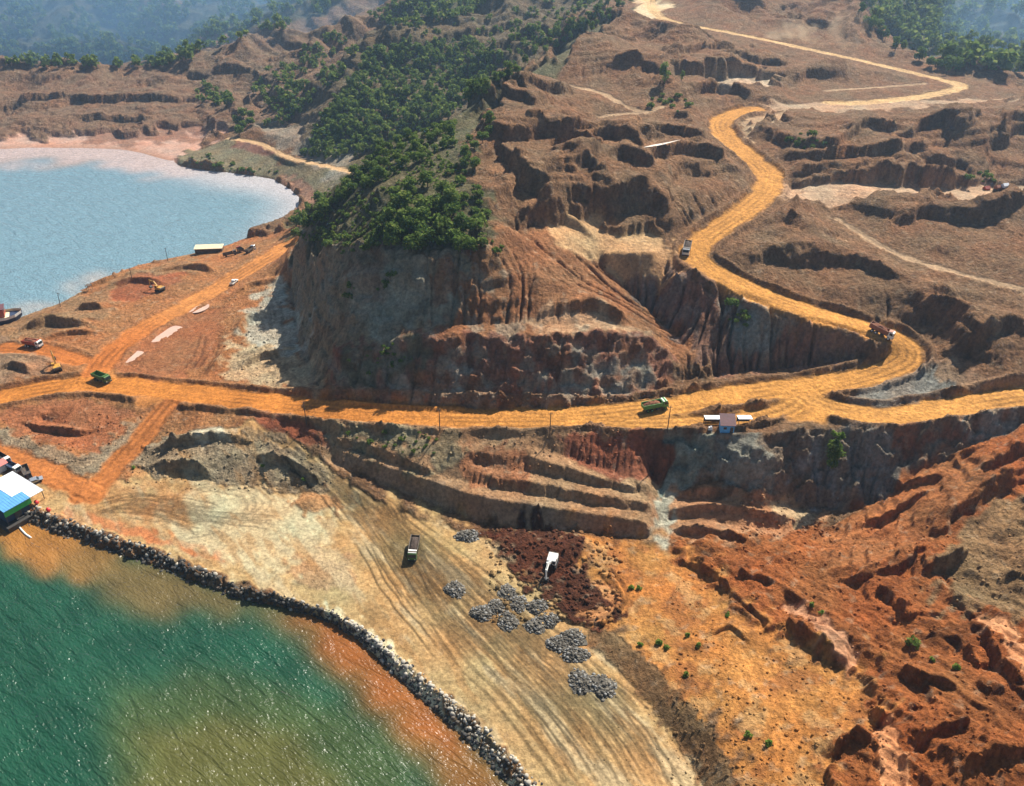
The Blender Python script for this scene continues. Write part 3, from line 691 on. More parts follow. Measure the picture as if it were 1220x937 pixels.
# water runs down the bare slopes and cuts rills
def erode(H, n, steps, k, seed):
    r = np.random.default_rng(seed)
    for rep in range(4):
        Hs = blur(H, 2)
        gv, gu = np.gradient(Hs, DV, DU)
        gx = gu / YG
        gy = (gv - us[None, :] * gu) / YG
        fi = r.uniform(2, NV - 3, n); fj = r.uniform(2, NU - 3, n)
        carve = np.zeros(NV * NU)
        vx = np.zeros(n); vy = np.zeros(n); alive = np.ones(n)
        for s in range(steps):
            i = fi.astype(int); j = fj.astype(int)
            x, y = gx[i, j], gy[i, j]
            alive = alive * ((vx * x + vy * y) <= 1e-4)     # a drop that has met a rise has stopped
            vx = .6 * vx - x; vy = .6 * vy - y
            m = np.hypot(vx, vy) + 1e-6
            u_ = us[j]
            du = (vx - u_ * vy) / m; dv = vy / m
            sl = np.clip(np.hypot(x, y) - .18, 0, 1.2)
            np.add.at(carve, i * NU + j, sl * ERO[i, j] * alive)
            fi = np.clip(fi + dv, 1, NV - 2); fj = np.clip(fj + du, 1, NU - 2)
        c = blur(carve.reshape(NV, NU), 1)
        c = np.tanh(c * k) * YG * .0040
        H = H - c * free * np.clip(ERO, 0, 2) * np.clip(1.3 - YG / 900, .3, 1)
    return H
H = erode(H, 150000, 90, .13, 5)

# ---------------------------------------------------------------- soil colour variation
S = SOIL
hue = fbm(XG / 17, YG / 17, 4, 71)
val = fbm(XG / 5, YG / 5, 4, 72)
val2 = fbm(us[None, :] * 170 + 0 * vs[:, None], vs[:, None] * 170 + 0 * us[None, :], 4, 73)
notflat = np.clip(AMP / .6, .35, 1)
S *= (1 + notflat * (.22 * val + .22 * val2))[..., None]
S[..., 0] *= 1 + .12 * hue
S[..., 1] *= 1 - .06 * hue
S[..., 2] *= 1 - .16 * hue
CLIFF = poly_mask([(345, 300), (430, 290), (530, 304), (600, 300), (640, 380), (780, 400), (806, 430), (800, 462), (600, 486), (440, 484), (375, 468), (345, 380)], 6, .01)
cn = fbm(XG / 14, HBASE / 9 + YG / 40, 4, 163); cn2 = fbm(XG / 9 + 7, HBASE / 7 + YG / 30, 4, 164)
S += (CLIFF * sstep(.05, .4, cn) * (.25 + .4 * sstep(-70, -20, XG)))[..., None] * (np.array((.26, .112, .055), np.float32) - S)
S += (CLIFF * sstep(.1, .45, cn2) * .55)[..., None] * (np.array((.27, .25, .205), np.float32) - S)
sandy = poly_mask([(690, 640), (790, 642), (830, 680), (900, 745), (1012, 792), (1055, 858), (985, 900), (985, 1080), (890, 1080), (870, 890), (800, 825), (712, 745)], 14, .05)
S += (sandy * sstep(.05, .5, fbm(XG / 12, YG / 12, 5, 171, .6)) * .7)[..., None] * (np.array((.26, .10, .036), np.float32) - S)
S += (sandy * sstep(.15, .5, fbm(XG / 7 + 3, YG / 7, 4, 172)) * .5)[..., None] * (np.array((.42, .27, .13), np.float32) - S)
flat_ = poly_mask([(60, 612), (170, 562), (300, 500), (400, 565), (500, 620), (570, 636), (700, 750), (845, 940), (860, 1080), (740, 1080), (640, 935), (440, 757), (190, 658)], 10, .03)
S += (flat_ * sstep(.05, .5, fbm(XR / 26, YR / 7, 4, 173, .55)) * .6)[..., None] * (np.array((.40, .335, .225), np.float32) - S)
S += (flat_ * sstep(.1, .5, fbm(XR / 22 + 5, YR / 5, 4, 174, .55)) * .55)[..., None] * (np.array((.30, .165, .068), np.float32) - S)
# pale grit scattered on the bare slopes
g = sstep(.35, .8, fbm(XG / 3.2, YG / 3.2, 3, 75)) * notflat * .35
S += g[..., None] * (np.array((.38, .30, .22), np.float32) - S)
wet = sstep(.18, .62, fbm(XG / 10 + .8 * n_mid, YG / 10, 4, 76)) * notflat
S *= (1 - (.34 - .2 * sstep(250, 330, YG)) * wet)[..., None]
rc = ROADCOL * (1 + .10 * val2 + .16 * fbm(ROADC * .9, ROADT / 28, 3, 77) + .10 * fbm(XG / 11, YG / 11, 3, 80))[..., None]
rut = .5 + .5 * np.cos(ROADC * 2 * pi / 2.6 + 1.6 * fbm(ROADT / 30, ROADC / 8, 2, 78))
rc *= (1 - .42 * rut ** 2 * sstep(-.3, .5, fbm(XG / 25, YG / 25, 2, 79)))[..., None]
S[:] = S + ROADM[..., None] * (rc - S)
S += BERM[..., None] * .6 * (np.array((.26, .15, .085), np.float32) - S)

S[..., 1] *= .97; S[..., 2] *= .86      # warm iron-rich dust everywhere
# wheel tracks and dozer scrapes on the flat
TRD = np.zeros((NV, NU), np.float32); TRL = np.zeros((NV, NU), np.float32)
def track(pix, gauge=2.2, width=.35, dark=.55, depth=.04, jitter=0):
    pw = []
    for a, b in pix:
        q = hit(a, b, HBASE)
        pw.append(q[2:4])
    pw = chaikin(np.array(pw), 3)
    if len(pw) < 2:
        return
    pw = pw + np.cumsum(np.array([[rnd.gauss(0, .22), rnd.gauss(0, .22)] for _ in pw]), 0)
    r = line_dist(pw, gauge + 1.5)
    if r is None:
        return
    (si, sj), d, s, t = r
    dd = np.abs(d - gauge / 2) if gauge > 0 else d
    x, y = XG[si, sj], YG[si, sj]
    m = sstep(width + .25, width - .1, dd) * np.clip(sstep(0, .12, t) * sstep(1, .88, t), 0, 1)
    m *= sstep(-.6, 0, gnoise(x / 16 + rnd.random() * 9, y / 16, 83)) * (.6 + .4 * rnd.random())
    m *= (1 - ROADM[si, sj]) * (1 - SEA[si, sj])
    if dark > 1:
        TRL[si, sj] = np.maximum(TRL[si, sj], m * (dark - 1))
    else:
        H[si, sj] -= depth * m * (1 - TRD[si, sj])
        TRD[si, sj] = np.maximum(TRD[si, sj], m * (1 - dark))
def fan(a, b, n, **kw):
    a = np.array(a, float); b = np.array(b, float)
    for k in range(n):
        f = rnd.random()
        p = a * (1 - f) + b * f
        k0 = rnd.randint(0, max(0, len(p) - 3)); k1 = rnd.randint(k0 + 2, len(p))
        q = p[k0:k1] + np.array([rnd.uniform(-3, 3), rnd.uniform(-2, 2)])
        track([tuple(z) for z in q], **kw)
fan([(300, 505), (350, 545), (400, 595), (440, 650), (480, 720), (540, 790), (610, 860), (680, 960)], [(320, 505), (400, 560), (490, 620), (560, 670), (640, 740), (700, 790), (770, 850), (820, 940)], 95, gauge=2.2, width=.22, dark=.42, depth=.05)
fan([(415, 585), (440, 625), (465, 670), (490, 715)], [(475, 600), (495, 640), (515, 680), (545, 720)], 26, gauge=0, width=.3, dark=.32, depth=.12)
fan([(610, 770), (640, 790), (670, 815), (700, 840)], [(640, 760), (670, 780), (700, 815), (720, 845)], 12, gauge=0, width=.35, dark=.48, depth=.07)
fan([(150, 590), (200, 590), (260, 600), (330, 600)], [(140, 610), (200, 620), (260, 630), (340, 640)], 16, gauge=2.2, width=.22, dark=.55)
fan([(110, 600), (150, 585), (190, 590), (240, 605), (270, 625)], [(120, 615), (160, 612), (200, 622), (240, 640), (260, 655)], 24, gauge=0, width=.3, dark=.5)
for rr in (0, 7, 14):
    track([(215 - rr, 590), (260, 580 - rr), (300 + rr, 592), (300 + rr, 615), (260, 632 + rr), (220, 636 + rr)], dark=.68)
track([(662, 722), (690, 740), (722, 742), (744, 722), (738, 695), (715, 680)], gauge=0, width=1.0, depth=-.8, dark=.95)
for rr in (0, 5, 10):
    track([(662 - rr, 690 + rr * .6), (680, 722 + rr), (712, 733 + rr), (735 + rr, 720), (728 + rr, 700 - rr * .5), (705, 683 - rr)], gauge=0, width=.55, dark=.55, depth=.3)
fan([(205, 478), (215, 495), (215, 515)], [(285, 480), (270, 500), (250, 525)], 12, gauge=0, width=.4, dark=.72)
fan([(270, 425), (300, 435), (340, 455)], [(320, 410), (340, 430), (370, 460)], 10, gauge=0, width=.4, dark=.7)
fan([(215, 440), (232, 425), (240, 400)], [(245, 450), (262, 425), (262, 395)], 8, gauge=0, width=.5, dark=.65, depth=.2)
for k in range(3):
    track([(312 + 8 * k, 350), (322 + 8 * k, 370), (322 + 7 * k, 395)], gauge=0, width=.6, dark=.65, depth=.3)
for A_, B_, n_ in (([(690, 150), (740, 205), (790, 262)], [(725, 142), (775, 190), (835, 290)], 16), ([(580, 205), (620, 250), (665, 285)], [(600, 190), (640, 235), (690, 285)], 12), ([(640, 350), (700, 372), (760, 400)], [(650, 372), (720, 385), (790, 420)], 8),
                   ([(960, 265), (1020, 300), (1080, 330)], [(990, 255), (1070, 290), (1150, 330)], 10), ([(1090, 330), (1130, 380), (1170, 420)], [(1130, 320), (1170, 370), (1210, 400)], 8), ([(820, 60), (860, 90), (890, 120)], [(850, 55), (900, 90), (920, 115)], 8),
                   ([(1000, 150), (1050, 180), (1080, 200)], [(1060, 140), (1120, 165), (1180, 190)], 8), ([(990, 640), (1040, 620), (1100, 580)], [(900, 680), (980, 660), (1060, 640)], 14), ([(840, 760), (880, 830), (900, 930)], [(900, 770), (960, 850), (970, 930)], 14)):
    fan(A_, B_, n_, gauge=0, width=.35 if A_[0][1] > 500 else .7, dark=1.45)
TRD *= 1.2
S *= ((1 - np.clip(TRD, 0, .8)) * (1 + .7 * TRL * (1 - ROADM)))[..., None]
S[:] = np.clip(S, .004, .85)
# shallow bed near the shore
S += SEA[..., None] * (np.array((.20, .10, .05), np.float32) - S)

# ---------------------------------------------------------------- materials
def nodes_of(name):
    m = bpy.data.materials.new(name)
    m.use_nodes = True
    t = m.node_tree
    return m, t.nodes, t.links, t.nodes['Principled BSDF']
def mat(name, col, rough=.7, metal=0.0, var=.15, scale=2.0, bumpd=0.0, emis=None, tint=None):
    m, n, l, b = nodes_of(name)
    tc = n.new('ShaderNodeTexCoord')
    nz = n.new('ShaderNodeTexNoise'); nz.inputs['Scale'].default_value = scale; nz.inputs['Detail'].default_value = 5
    l.new(tc.outputs['Object'], nz.inputs['Vector'])
    mx = n.new('ShaderNodeMix'); mx.data_type = 'RGBA'
    c0 = tuple(max(0, c * (1 - var)) for c in col); c1 = tuple(min(1, c * (1 + var)) for c in col)
    if tint:
        c1 = tint
    mx.inputs[6].default_value = (*c0, 1); mx.inputs[7].default_value = (*c1, 1)
    mr = n.new('ShaderNodeMapRange'); mr.inputs[1].default_value = .3; mr.inputs[2].default_value = .7
    l.new(nz.outputs[0], mr.inputs[0]); l.new(mr.outputs[0], mx.inputs[0])
    l.new(mx.outputs[2], b.inputs['Base Color'])
    b.inputs['Roughness'].default_value = rough
    b.inputs['Metallic'].default_value = metal
    if bumpd:
        bp = n.new('ShaderNodeBump'); bp.inputs['Strength'].default_value = 1; bp.inputs['Distance'].default_value = bumpd
        l.new(nz.outputs[0], bp.inputs['Height']); l.new(bp.outputs[0], b.inputs['Normal'])
    return m
def soil_material():
    m, n, l, b = nodes_of('soil')
    at = n.new('ShaderNodeAttribute'); at.attribute_name = 'soil'
    ge = n.new('ShaderNodeNewGeometry')
    def noise(scale, detail, rough=.6):
        z = n.new('ShaderNodeTexNoise'); z.inputs['Scale'].default_value = scale; z.inputs['Detail'].default_value = detail; z.inputs['Roughness'].default_value = rough
        l.new(ge.outputs['Position'], z.inputs['Vector'])
        return z
    a = noise(.9, 8, .68)
    c = noise(.25, 5, .6)
    mr = n.new('ShaderNodeMapRange'); mr.inputs[1].default_value = .28; mr.inputs[2].default_value = .74; mr.inputs[3].default_value = .5; mr.inputs[4].default_value = 1.55
    l.new(a.outputs[0], mr.inputs[0])
    mr2 = n.new('ShaderNodeMapRange'); mr2.inputs[1].default_value = .3; mr2.inputs[2].default_value = .7; mr2.inputs[3].default_value = .82; mr2.inputs[4].default_value = 1.18
    l.new(c.outputs[0], mr2.inputs[0])
    mu = n.new('ShaderNodeMath'); mu.operation = 'MULTIPLY'
    l.new(mr.outputs[0], mu.inputs[0]); l.new(mr2.outputs[0], mu.inputs[1])
    vm = n.new('ShaderNodeVectorMath'); vm.operation = 'SCALE'
    l.new(at.outputs['Color'], vm.inputs[0]); l.new(mu.outputs[0], vm.inputs['Scale'])
    l.new(vm.outputs[0], b.inputs['Base Color'])
    b.inputs['Roughness'].default_value = .95
    b.inputs['Specular IOR Level'].default_value = .15
    ba = n.new('ShaderNodeAttribute'); ba.attribute_name = 'rough'
    e = noise(2.6, 6, .7)
    vo = n.new('ShaderNodeTexVoronoi'); vo.inputs['Scale'].default_value = .55; vo.inputs['Detail'].default_value = 2
    wv_ = n.new('ShaderNodeVectorMath'); wv_.operation = 'MULTIPLY_ADD'; wv_.inputs[1].default_value = (2.2, 2.2, 2.2)
    l.new(a.outputs[1], wv_.inputs[0]); l.new(ge.outputs['Position'], wv_.inputs[2])
    l.new(wv_.outputs[0], vo.inputs['Vector'])
    def math(op, x, y):
        q = n.new('ShaderNodeMath'); q.operation = op
        for k, w in enumerate((x, y)):
            if isinstance(w, (int, float)): q.inputs[k].default_value = w
            else: l.new(w, q.inputs[k])
        return q.outputs[0]
    h = math('ADD', math('MULTIPLY', a.outputs[0], 1.7), math('ADD', math('MULTIPLY', e.outputs[0], .5), math('MULTIPLY', vo.outputs['Distance'], .55)))
    h = math('MULTIPLY', h, ba.outputs['Fac'])
    bp = n.new('ShaderNodeBump'); bp.inputs['Distance'].default_value = 1.0
    l.new(h, bp.inputs['Height'])
    bp.inputs['Strength'].default_value = 1.0
    l.new(bp.outputs[0], b.inputs['Normal'])
    return m

def grid_mesh(name, X, Y, Z, flip=False):
    nv, nu = X.shape
    me = bpy.data.meshes.new(name)
    co = np.stack([X, Y, Z], -1).reshape(-1, 3).astype(np.float32)
    me.vertices.add(len(co)); me.vertices.foreach_set('co', co.ravel())
    idx = np.arange(nv * nu).reshape(nv, nu)
    q = np.stack([idx[:-1, :-1], idx[:-1, 1:], idx[1:, 1:], idx[1:, :-1]], -1).reshape(-1, 4).astype(np.int32)
    me.loops.add(q.size); me.loops.foreach_set('vertex_index', q.ravel())
    me.polygons.add(len(q)); me.polygons.foreach_set('loop_start', np.arange(0, q.size, 4, dtype=np.int32))
    me.polygons.foreach_set('use_smooth', np.ones(len(q), bool))
    me.update(calc_edges=True)
    return me
def color_attr(me, name, rgb):
    a = me.color_attributes.new(name, 'FLOAT_COLOR', 'POINT')
    c = np.ones((len(me.vertices), 4), np.float32)
    c[:, :3] = rgb.reshape(-1, 3)
    a.data.foreach_set('color', c.ravel())
def float_attr(me, name, v):
    a = me.attributes.new(name, 'FLOAT', 'POINT')
    a.data.foreach_set('value', v.astype(np.float32).ravel())
def link(name, me, m=None, parent=None):
    o = bpy.data.objects.new(name, me)
    COL.objects.link(o)
    if m is not None and not me.materials:
        me.materials.append(m)
    if parent is not None:
        o.parent = parent
    return o
M_SOIL = soil_material()
gm = grid_mesh('ground', XG, YG, H)
color_attr(gm, 'soil', S)
float_attr(gm, 'rough', np.clip(.08 + .62 * AMP, .10, 1.1) * (1 - .7 * ROADM))
g_o = link('ground', gm, M_SOIL)
g_o['kind'] = 'structure'
# land beyond the survey: behind the far hills and under the camera
nb_u = us[::16]
Yf = np.geomspace(1499.0, 9000.0, 24)[:, None] * np.ones((1, len(nb_u)))
Xf = nb_u[None, :] * Yf
edge = H[-1, ::16][None, :]
fade = sstep(1500, 4000, Yf)
Zf = edge * (1 - fade) + (120 + 150 * fbm(Xf / 1500, Yf / 1500, 3, 99)) * fade
hm_ = grid_mesh('hills', Xf, Yf, Zf)
color_attr(hm_, 'soil', np.ones(Xf.shape + (1,)) * np.array((.075, .085, .045)))
float_attr(hm_, 'rough', np.ones(Xf.shape))
link('hills', hm_, M_SOIL)['kind'] = 'structure'

# ---------------------------------------------------------------- water
def poly_mask_z0(U, V, pix, soft=4):
    q = np.array([(lambda w: (w[0] / w[1], math.log(w[1])))(P(a, b, 0)) for a, b in interp_poly(list(pix) + [pix[0]], 40)[:-1]])
    q1 = (U * .77 + V * .64); q2 = (V * .77 - U * .64)
    uu = U + .06 * fbm(q1 * 9, q2 * 26, 5, 191, .62); vv = V + .06 * fbm(q1 * 9 + 9, q2 * 26, 5, 192, .62)
    ins = np.zeros(U.shape, bool)
    for (ax, ay), (bx, by) in zip(q, np.roll(q, -1, 0)):
        if ay != by:
            ins ^= ((ay > vv) != (by > vv)) & (uu < (bx - ax) * (vv - ay) / (by - ay) + ax)
    return blur(ins.astype(float), soft)
wu = np.linspace(-1.3, .35, 331); wv = np.linspace(V0, math.log(760), 491)
WU, WV = np.meshgrid(wu, wv)
WY = np.exp(WV); WX = WU * WY
silt_sky = np.empty(WU.shape + (3,))
silt_sky[:] = (.011, .058, .032)
def wpaint(pix, c, soft, k=1.0):
    m = poly_mask_z0(WU, WV, pix, soft) * k
    silt_sky[:] = silt_sky + m[..., None] * (np.array(c) - silt_sky)
wpaint([(-200, 200), (0, 195), (100, 190), (370, 190), (400, 260), (300, 330), (0, 420), (-200, 440)], (.15, .26, .31), 6)  # bay: pale blue is part sediment, part sky reflection painted in
wpaint([(-200, 140), (300, 140), (300, 195), (215, 205), (150, 206), (105, 191), (60, 194), (0, 203), (-200, 210)], (.48, .37, .33), 10)
wpaint([(330, 205), (400, 220), (380, 290), (310, 300), (320, 270), (342, 250), (335, 235), (290, 225), (250, 214), (190, 206), (210, 190)], (.50, .46, .46), 60)
wpaint([(20, 385), (130, 335), (190, 318), (130, 322), (70, 352), (10, 372)], (.34, .33, .31), 10)
wpaint([(-40, 600), (60, 620), (130, 655), (125, 680), (60, 684), (20, 670), (-20, 640)], (.28, .125, .03), 14)
wpaint([(100, 640), (220, 685), (330, 720), (300, 735), (240, 722), (190, 745), (140, 720), (80, 690)], (.14, .09, .03), 40, .8)
wpaint([(310, 712), (420, 750), (500, 825), (620, 950), (620, 1000), (575, 1000), (500, 905), (430, 830), (370, 775)], (.17, .078, .020), 70)
wpaint([(350, 715), (400, 735), (460, 790), (560, 890), (540, 900), (450, 820), (380, 770)], (.27, .085, .02), 25, .8)
wpaint([(170, 870), (260, 850), (370, 880), (420, 960), (400, 1010), (180, 1010), (150, 940)], (.16, .092, .022), 60, .55)
wpaint([(130, 820), (260, 800), (420, 850), (520, 950), (500, 1010), (130, 1010)], (.07, .085, .02), 90, .55)
silt_sky *= (1 + np.where(WY > 200, .07, .30) * fbm(WX / 14, WY / 14, 5, 195, .6))[..., None]
wm = grid_mesh('water', WX, WY, np.zeros_like(WX))
color_attr(wm, 'silt_sky', silt_sky)
def water_material():
    m, n, l, b = nodes_of('water')
    n.remove(b)
    out = [q for q in n if q.type == 'OUTPUT_MATERIAL'][0]
    at = n.new('ShaderNodeAttribute'); at.attribute_name = 'silt_sky'
    df = n.new('ShaderNodeBsdfDiffuse'); l.new(at.outputs['Color'], df.inputs['Color'])
    gl = n.new('ShaderNodeBsdfGlossy'); gl.inputs['Roughness'].default_value = .26
    fr = n.new('ShaderNodeFresnel'); fr.inputs['IOR'].default_value = 1.33
    ms = n.new('ShaderNodeMixShader')
    l.new(fr.outputs[0], ms.inputs[0]); l.new(df.outputs[0], ms.inputs[1]); l.new(gl.outputs[0], ms.inputs[2]); l.new(ms.outputs[0], out.inputs['Surface'])
    ge = n.new('ShaderNodeNewGeometry')
    mp = n.new('ShaderNodeMapping'); mp.vector_type = 'POINT'
    mp.inputs['Rotation'].default_value = (0, 0, radians(38))
    l.new(ge.outputs['Position'], mp.inputs['Vector'])
    def noise(sx, sy, det, dist=0.0):
        s = n.new('ShaderNodeVectorMath'); s.operation = 'MULTIPLY'; s.inputs[1].default_value = (sx, sy, 1)
        l.new(mp.outputs[0], s.inputs[0])
        z = n.new('ShaderNodeTexNoise'); z.inputs['Scale'].default_value = 1; z.inputs['Detail'].default_value = det; z.inputs['Distortion'].default_value = dist
        l.new(s.outputs[0], z.inputs['Vector'])
        return z
    a = noise(.10, .36, 4, .7); c = noise(.7, 1.7, 1.5, .3)
    mul = n.new('ShaderNodeMath'); mul.operation = 'MULTIPLY'; mul.inputs[1].default_value = .34
    l.new(c.outputs[0], mul.inputs[0])
    ad = n.new('ShaderNodeMath'); ad.operation = 'ADD'
    l.new(a.outputs[0], ad.inputs[0]); l.new(mul.outputs[0], ad.inputs[1])
    bp = n.new('ShaderNodeBump'); bp.inputs['Strength'].default_value = 1; bp.inputs['Distance'].default_value = 1.9
    l.new(ad.outputs[0], bp.inputs['Height']); b2 = n.new('ShaderNodeBump'); b2.inputs['Strength'].default_value = 1; b2.inputs['Distance'].default_value = .8
    l.new(ad.outputs[0], b2.inputs['Height']); l.new(b2.outputs[0], df.inputs['Normal'])
    l.new(bp.outputs[0], gl.inputs['Normal']); l.new(bp.outputs[0], fr.inputs['Normal'])
    return m
link('water', wm, water_material())['kind'] = 'structure'

# ---------------------------------------------------------------- mesh builder
class MB:
    def __init__(self):
        self.v = []; self.f = []; self.mi = []
    def add(self, vs_, fs, mi=0):
        o = len(self.v)
        self.v += [tuple(x) for x in vs_]
        self.f += [tuple(i + o for i in f) for f in fs]
        self.mi += [mi] * len(fs)
        return self
    def box(self, c, s, top=None, mi=0, rz=0, rx=0):
        x, y, z = s[0] / 2, s[1] / 2, s[2] / 2
        tx, ty = (1, 1) if top is None else top
        p = [(-x, -y, -z), (x, -y, -z), (x, y, -z), (-x, y, -z), (-x * tx, -y * ty, z), (x * tx, -y * ty, z), (x * tx, y * ty, z), (-x * tx, y * ty, z)]
        M = Matrix.Rotation(rz, 3, 'Z') @ Matrix.Rotation(rx, 3, 'X')
        p = [M @ Vector(a) + Vector(c) for a in p]
        return self.add(p, [(3, 2, 1, 0), (4, 5, 6, 7), (0, 1, 5, 4), (1, 2, 6, 5), (2, 3, 7, 6), (3, 0, 4, 7)], mi)
    def prism(self, prof, x0, x1, mi=0):
        """side outline (y, z) drawn counter-clockwise seen from +X, extruded along X"""
        n = len(prof)
        p = [(x0, a, b) for a, b in prof] + [(x1, a, b) for a, b in prof]
        fs = [tuple(range(n - 1, -1, -1)), tuple(range(n, 2 * n))]
        fs += [(i, (i + 1) % n, n + (i + 1) % n, n + i) for i in range(n)]
        return self.add(p, fs, mi)
    def cyl(self, c, r, h, axis='x', n=18, r2=None, mi=0):
        r2 = r if r2 is None else r2
        p = []
        for s, rr in ((-.5, r), (.5, r2)):
            for k in range(n):
                a = 2 * pi * k / n
                q = (rr * cos(a), rr * sin(a), s * h)
                if axis == 'x': q = (q[2], q[0], q[1])
                elif axis == 'y': q = (q[1], q[2], q[0])
                p.append((q[0] + c[0], q[1] + c[1], q[2] + c[2]))
        fs = [tuple(range(n - 1, -1, -1)), tuple(range(n, 2 * n))] + [(k, (k + 1) % n, n + (k + 1) % n, n + k) for k in range(n)]
        return self.add(p, fs, mi)
    def tube(self, pts, rs, n=7, mi=0):
        pts = [Vector(p) for p in pts]
        rings = []
        for k, p in enumerate(pts):
            d = (pts[min(k + 1, len(pts) - 1)] - pts[max(k - 1, 0)]).normalized()
            a = d.orthogonal().normalized(); b = d.cross(a)
            r = rs[k] if isinstance(rs, (list, tuple)) else rs
            rings.append([p + a * r * cos(2 * pi * i / n) + b * r * sin(2 * pi * i / n) for i in range(n)])
        vs_ = [q for r in rings for q in r]
        fs = [(k * n + i, k * n + (i + 1) % n, (k + 1) * n + (i + 1) % n, (k + 1) * n + i) for k in range(len(pts) - 1) for i in range(n)]
        fs += [tuple(range(n - 1, -1, -1)), tuple(range((len(pts) - 1) * n, len(pts) * n))]
        return self.add(vs_, fs, mi)
    def heap(self, c, sx, sy, h, seed, n=9, mi=0):
        r = random.Random(seed)
        vs_ = []; fs = []
        for i in range(n):
            for j in range(n):
                x = -1 + 2 * i / (n - 1); y = -1 + 2 * j / (n - 1)
                e = max(0, 1 - abs(x) ** 2.6) * max(0, 1 - abs(y) ** 2.6)
                vs_.append((c[0] + x * sx, c[1] + y * sy, c[2] + h * e * (1 + r.uniform(-.3, .3))))
        for i in range(n - 1):
            for j in range(n - 1):
                fs.append((i * n + j, (i + 1) * n + j, (i + 1) * n + j + 1, i * n + j + 1))
        return self.add(vs_, fs, mi)
    def mesh(self, name, mats, smooth=False):
        me = bpy.data.meshes.new(name)
        me.from_pydata(self.v, [], self.f)
        for m in (mats if isinstance(mats, (list, tuple)) else [mats]):
            me.materials.append(m)
        me.polygons.foreach_set('material_index', self.mi)
        if smooth:
            me.polygons.foreach_set('use_smooth', [True] * len(self.f))
        me.update()
        return me
    def build(self, name, mats, parent=None, smooth=False, bevel=0):
        o = link(name, self.mesh(name, mats, smooth), None, parent)
        if bevel:
            b = o.modifiers.new('bevel', 'BEVEL'); b.width = bevel; b.segments = 1; b.limit_method = 'ANGLE'
        return o
def thing(name, label, cat, loc=(0, 0, 0), rot=(0, 0, 0), group=None):
    o = bpy.data.objects.new(name, None)
    COL.objects.link(o)
    o.empty_display_size = .3
    o.location = loc; o.rotation_euler = rot
    tag(o, label, cat, group)
    return o
def tag(o, label, cat, group=None):
    o['label'] = label; o['category'] = cat
    if group:
        o['group'] = group
    return o
def dup(root, name=None):
    r = root.copy(); COL.objects.link(r)
    for ch in list(root.children):
        c = ch.copy(); COL.objects.link(c); c.parent = r
        for gch in list(ch.children):
            d = gch.copy(); COL.objects.link(d); d.parent = c
    return r
def place(o, a, b, lift=0.0, half=2.6):
    """stand o at photo point a, nose towards photo point b, tilted with the ground"""
    _, _, X, Y, Z = hit(*a)
    _, _, X2, Y2, Z2 = hit(*b)
    d = Vector((X2 - X, Y2 - Y)).normalized()
    f = ground(X + d.x * half, Y + d.y * half); k = ground(X - d.x * half, Y - d.y * half)
    l_ = ground(X - d.y * 1.1, Y + d.x * 1.1); r_ = ground(X + d.y * 1.1, Y - d.x * 1.1)
    pitch = math.atan2(max(-1.2, min(1.2, f - k)), 2 * half)
    roll = math.atan2(max(-.3, min(.3, l_ - r_)), 2.2)
    o.rotation_euler = (pitch, roll, math.atan2(d.y, d.x) - pi / 2)
    o.location = (X, Y, (f + k + l_ + r_) / 4 + lift)
    return o

# paints
M_TYRE = mat('tyre_rubber', (.025, .023, .022), .9)
M_STEEL = mat('dark_steel', (.06, .055, .05), .6, .3)
M_GLASS = mat('dark_glass', (.02, .03, .035), .08, 0, .05)
M_GREEN = mat('green_paint', (.05, .26, .05), .5, 0, .1, 1.3, tint=(.085, .24, .06))
M_OLIVE = mat('olive_green_paint', (.06, .17, .035), .55, 0, .1, 1.3, tint=(.09, .17, .045))
M_WHITE = mat('white_paint', (.78, .77, .72), .45, 0, .08, 1.2)
M_RED = mat('red_paint', (.42, .045, .03), .55, 0, .1, 1.5, tint=(.32, .10, .05))
M_RUSTRED = mat('rusty_red_paint', (.34, .075, .035), .65, 0, .2, 1.5, tint=(.30, .14, .07))
M_YELLOW = mat('yellow_paint', (.68, .36, .03), .55, 0, .1, 1.3, tint=(.40, .20, .06))
M_SILVER = mat('silver_paint', (.5, .52, .55), .3, .6, .1)
M_NAVY = mat('navy_paint', (.03, .05, .10), .5)
M_DARK = mat('dark_grey_paint', (.05, .05, .052), .6, 0, .1, 1.3, tint=(.14, .095, .06))
M_ORE = mat('ore_earth', (.20, .075, .038), .95, 0, .4, 3, .25)
M_MUD = mat('dark_wet_earth', (.06, .04, .03), .9, 0, .4, 3, .25)
M_LAMP = mat('lamp_lens', (.8, .78, .7), .2, 0, .05)
M_BLUEROOF = mat('blue_roof_sheet', (.11, .33, .62), .45, 0, .12, .6)
M_BLUEWALL = mat('blue_wall', (.10, .42, .78), .6, 0, .12, 1)
M_WHITEROOF = mat('white_roof_sheet', (.82, .83, .84), .5, 0, .05, .6)
M_MAROON = mat('maroon_roof_sheet', (.12, .045, .05), .6, 0, .2, 1)
M_CREAM = mat('cream_roof_sheet', (.68, .56, .36), .6, 0, .12, .8)
M_TIMBER = mat('grey_timber', (.16, .12, .09), .85, 0, .25, 4)
M_WIRE = mat('pole_timber', (.09, .065, .05), .85, 0, .25, 4)
M_SIGNGREEN = mat('green_fascia', (.03, .42, .09), .5, 0, .1, 1)
M_PINK = mat('faded_red_roof', (.62, .16, .13), .6, 0, .15, 1)
M_TARP = mat('white_tarpaulin', (.80, .79, .76), .7, 0, .06, 1.5, .03)
M_BUOY = mat('buoy_red', (.70, .03, .03), .4, 0, .1)

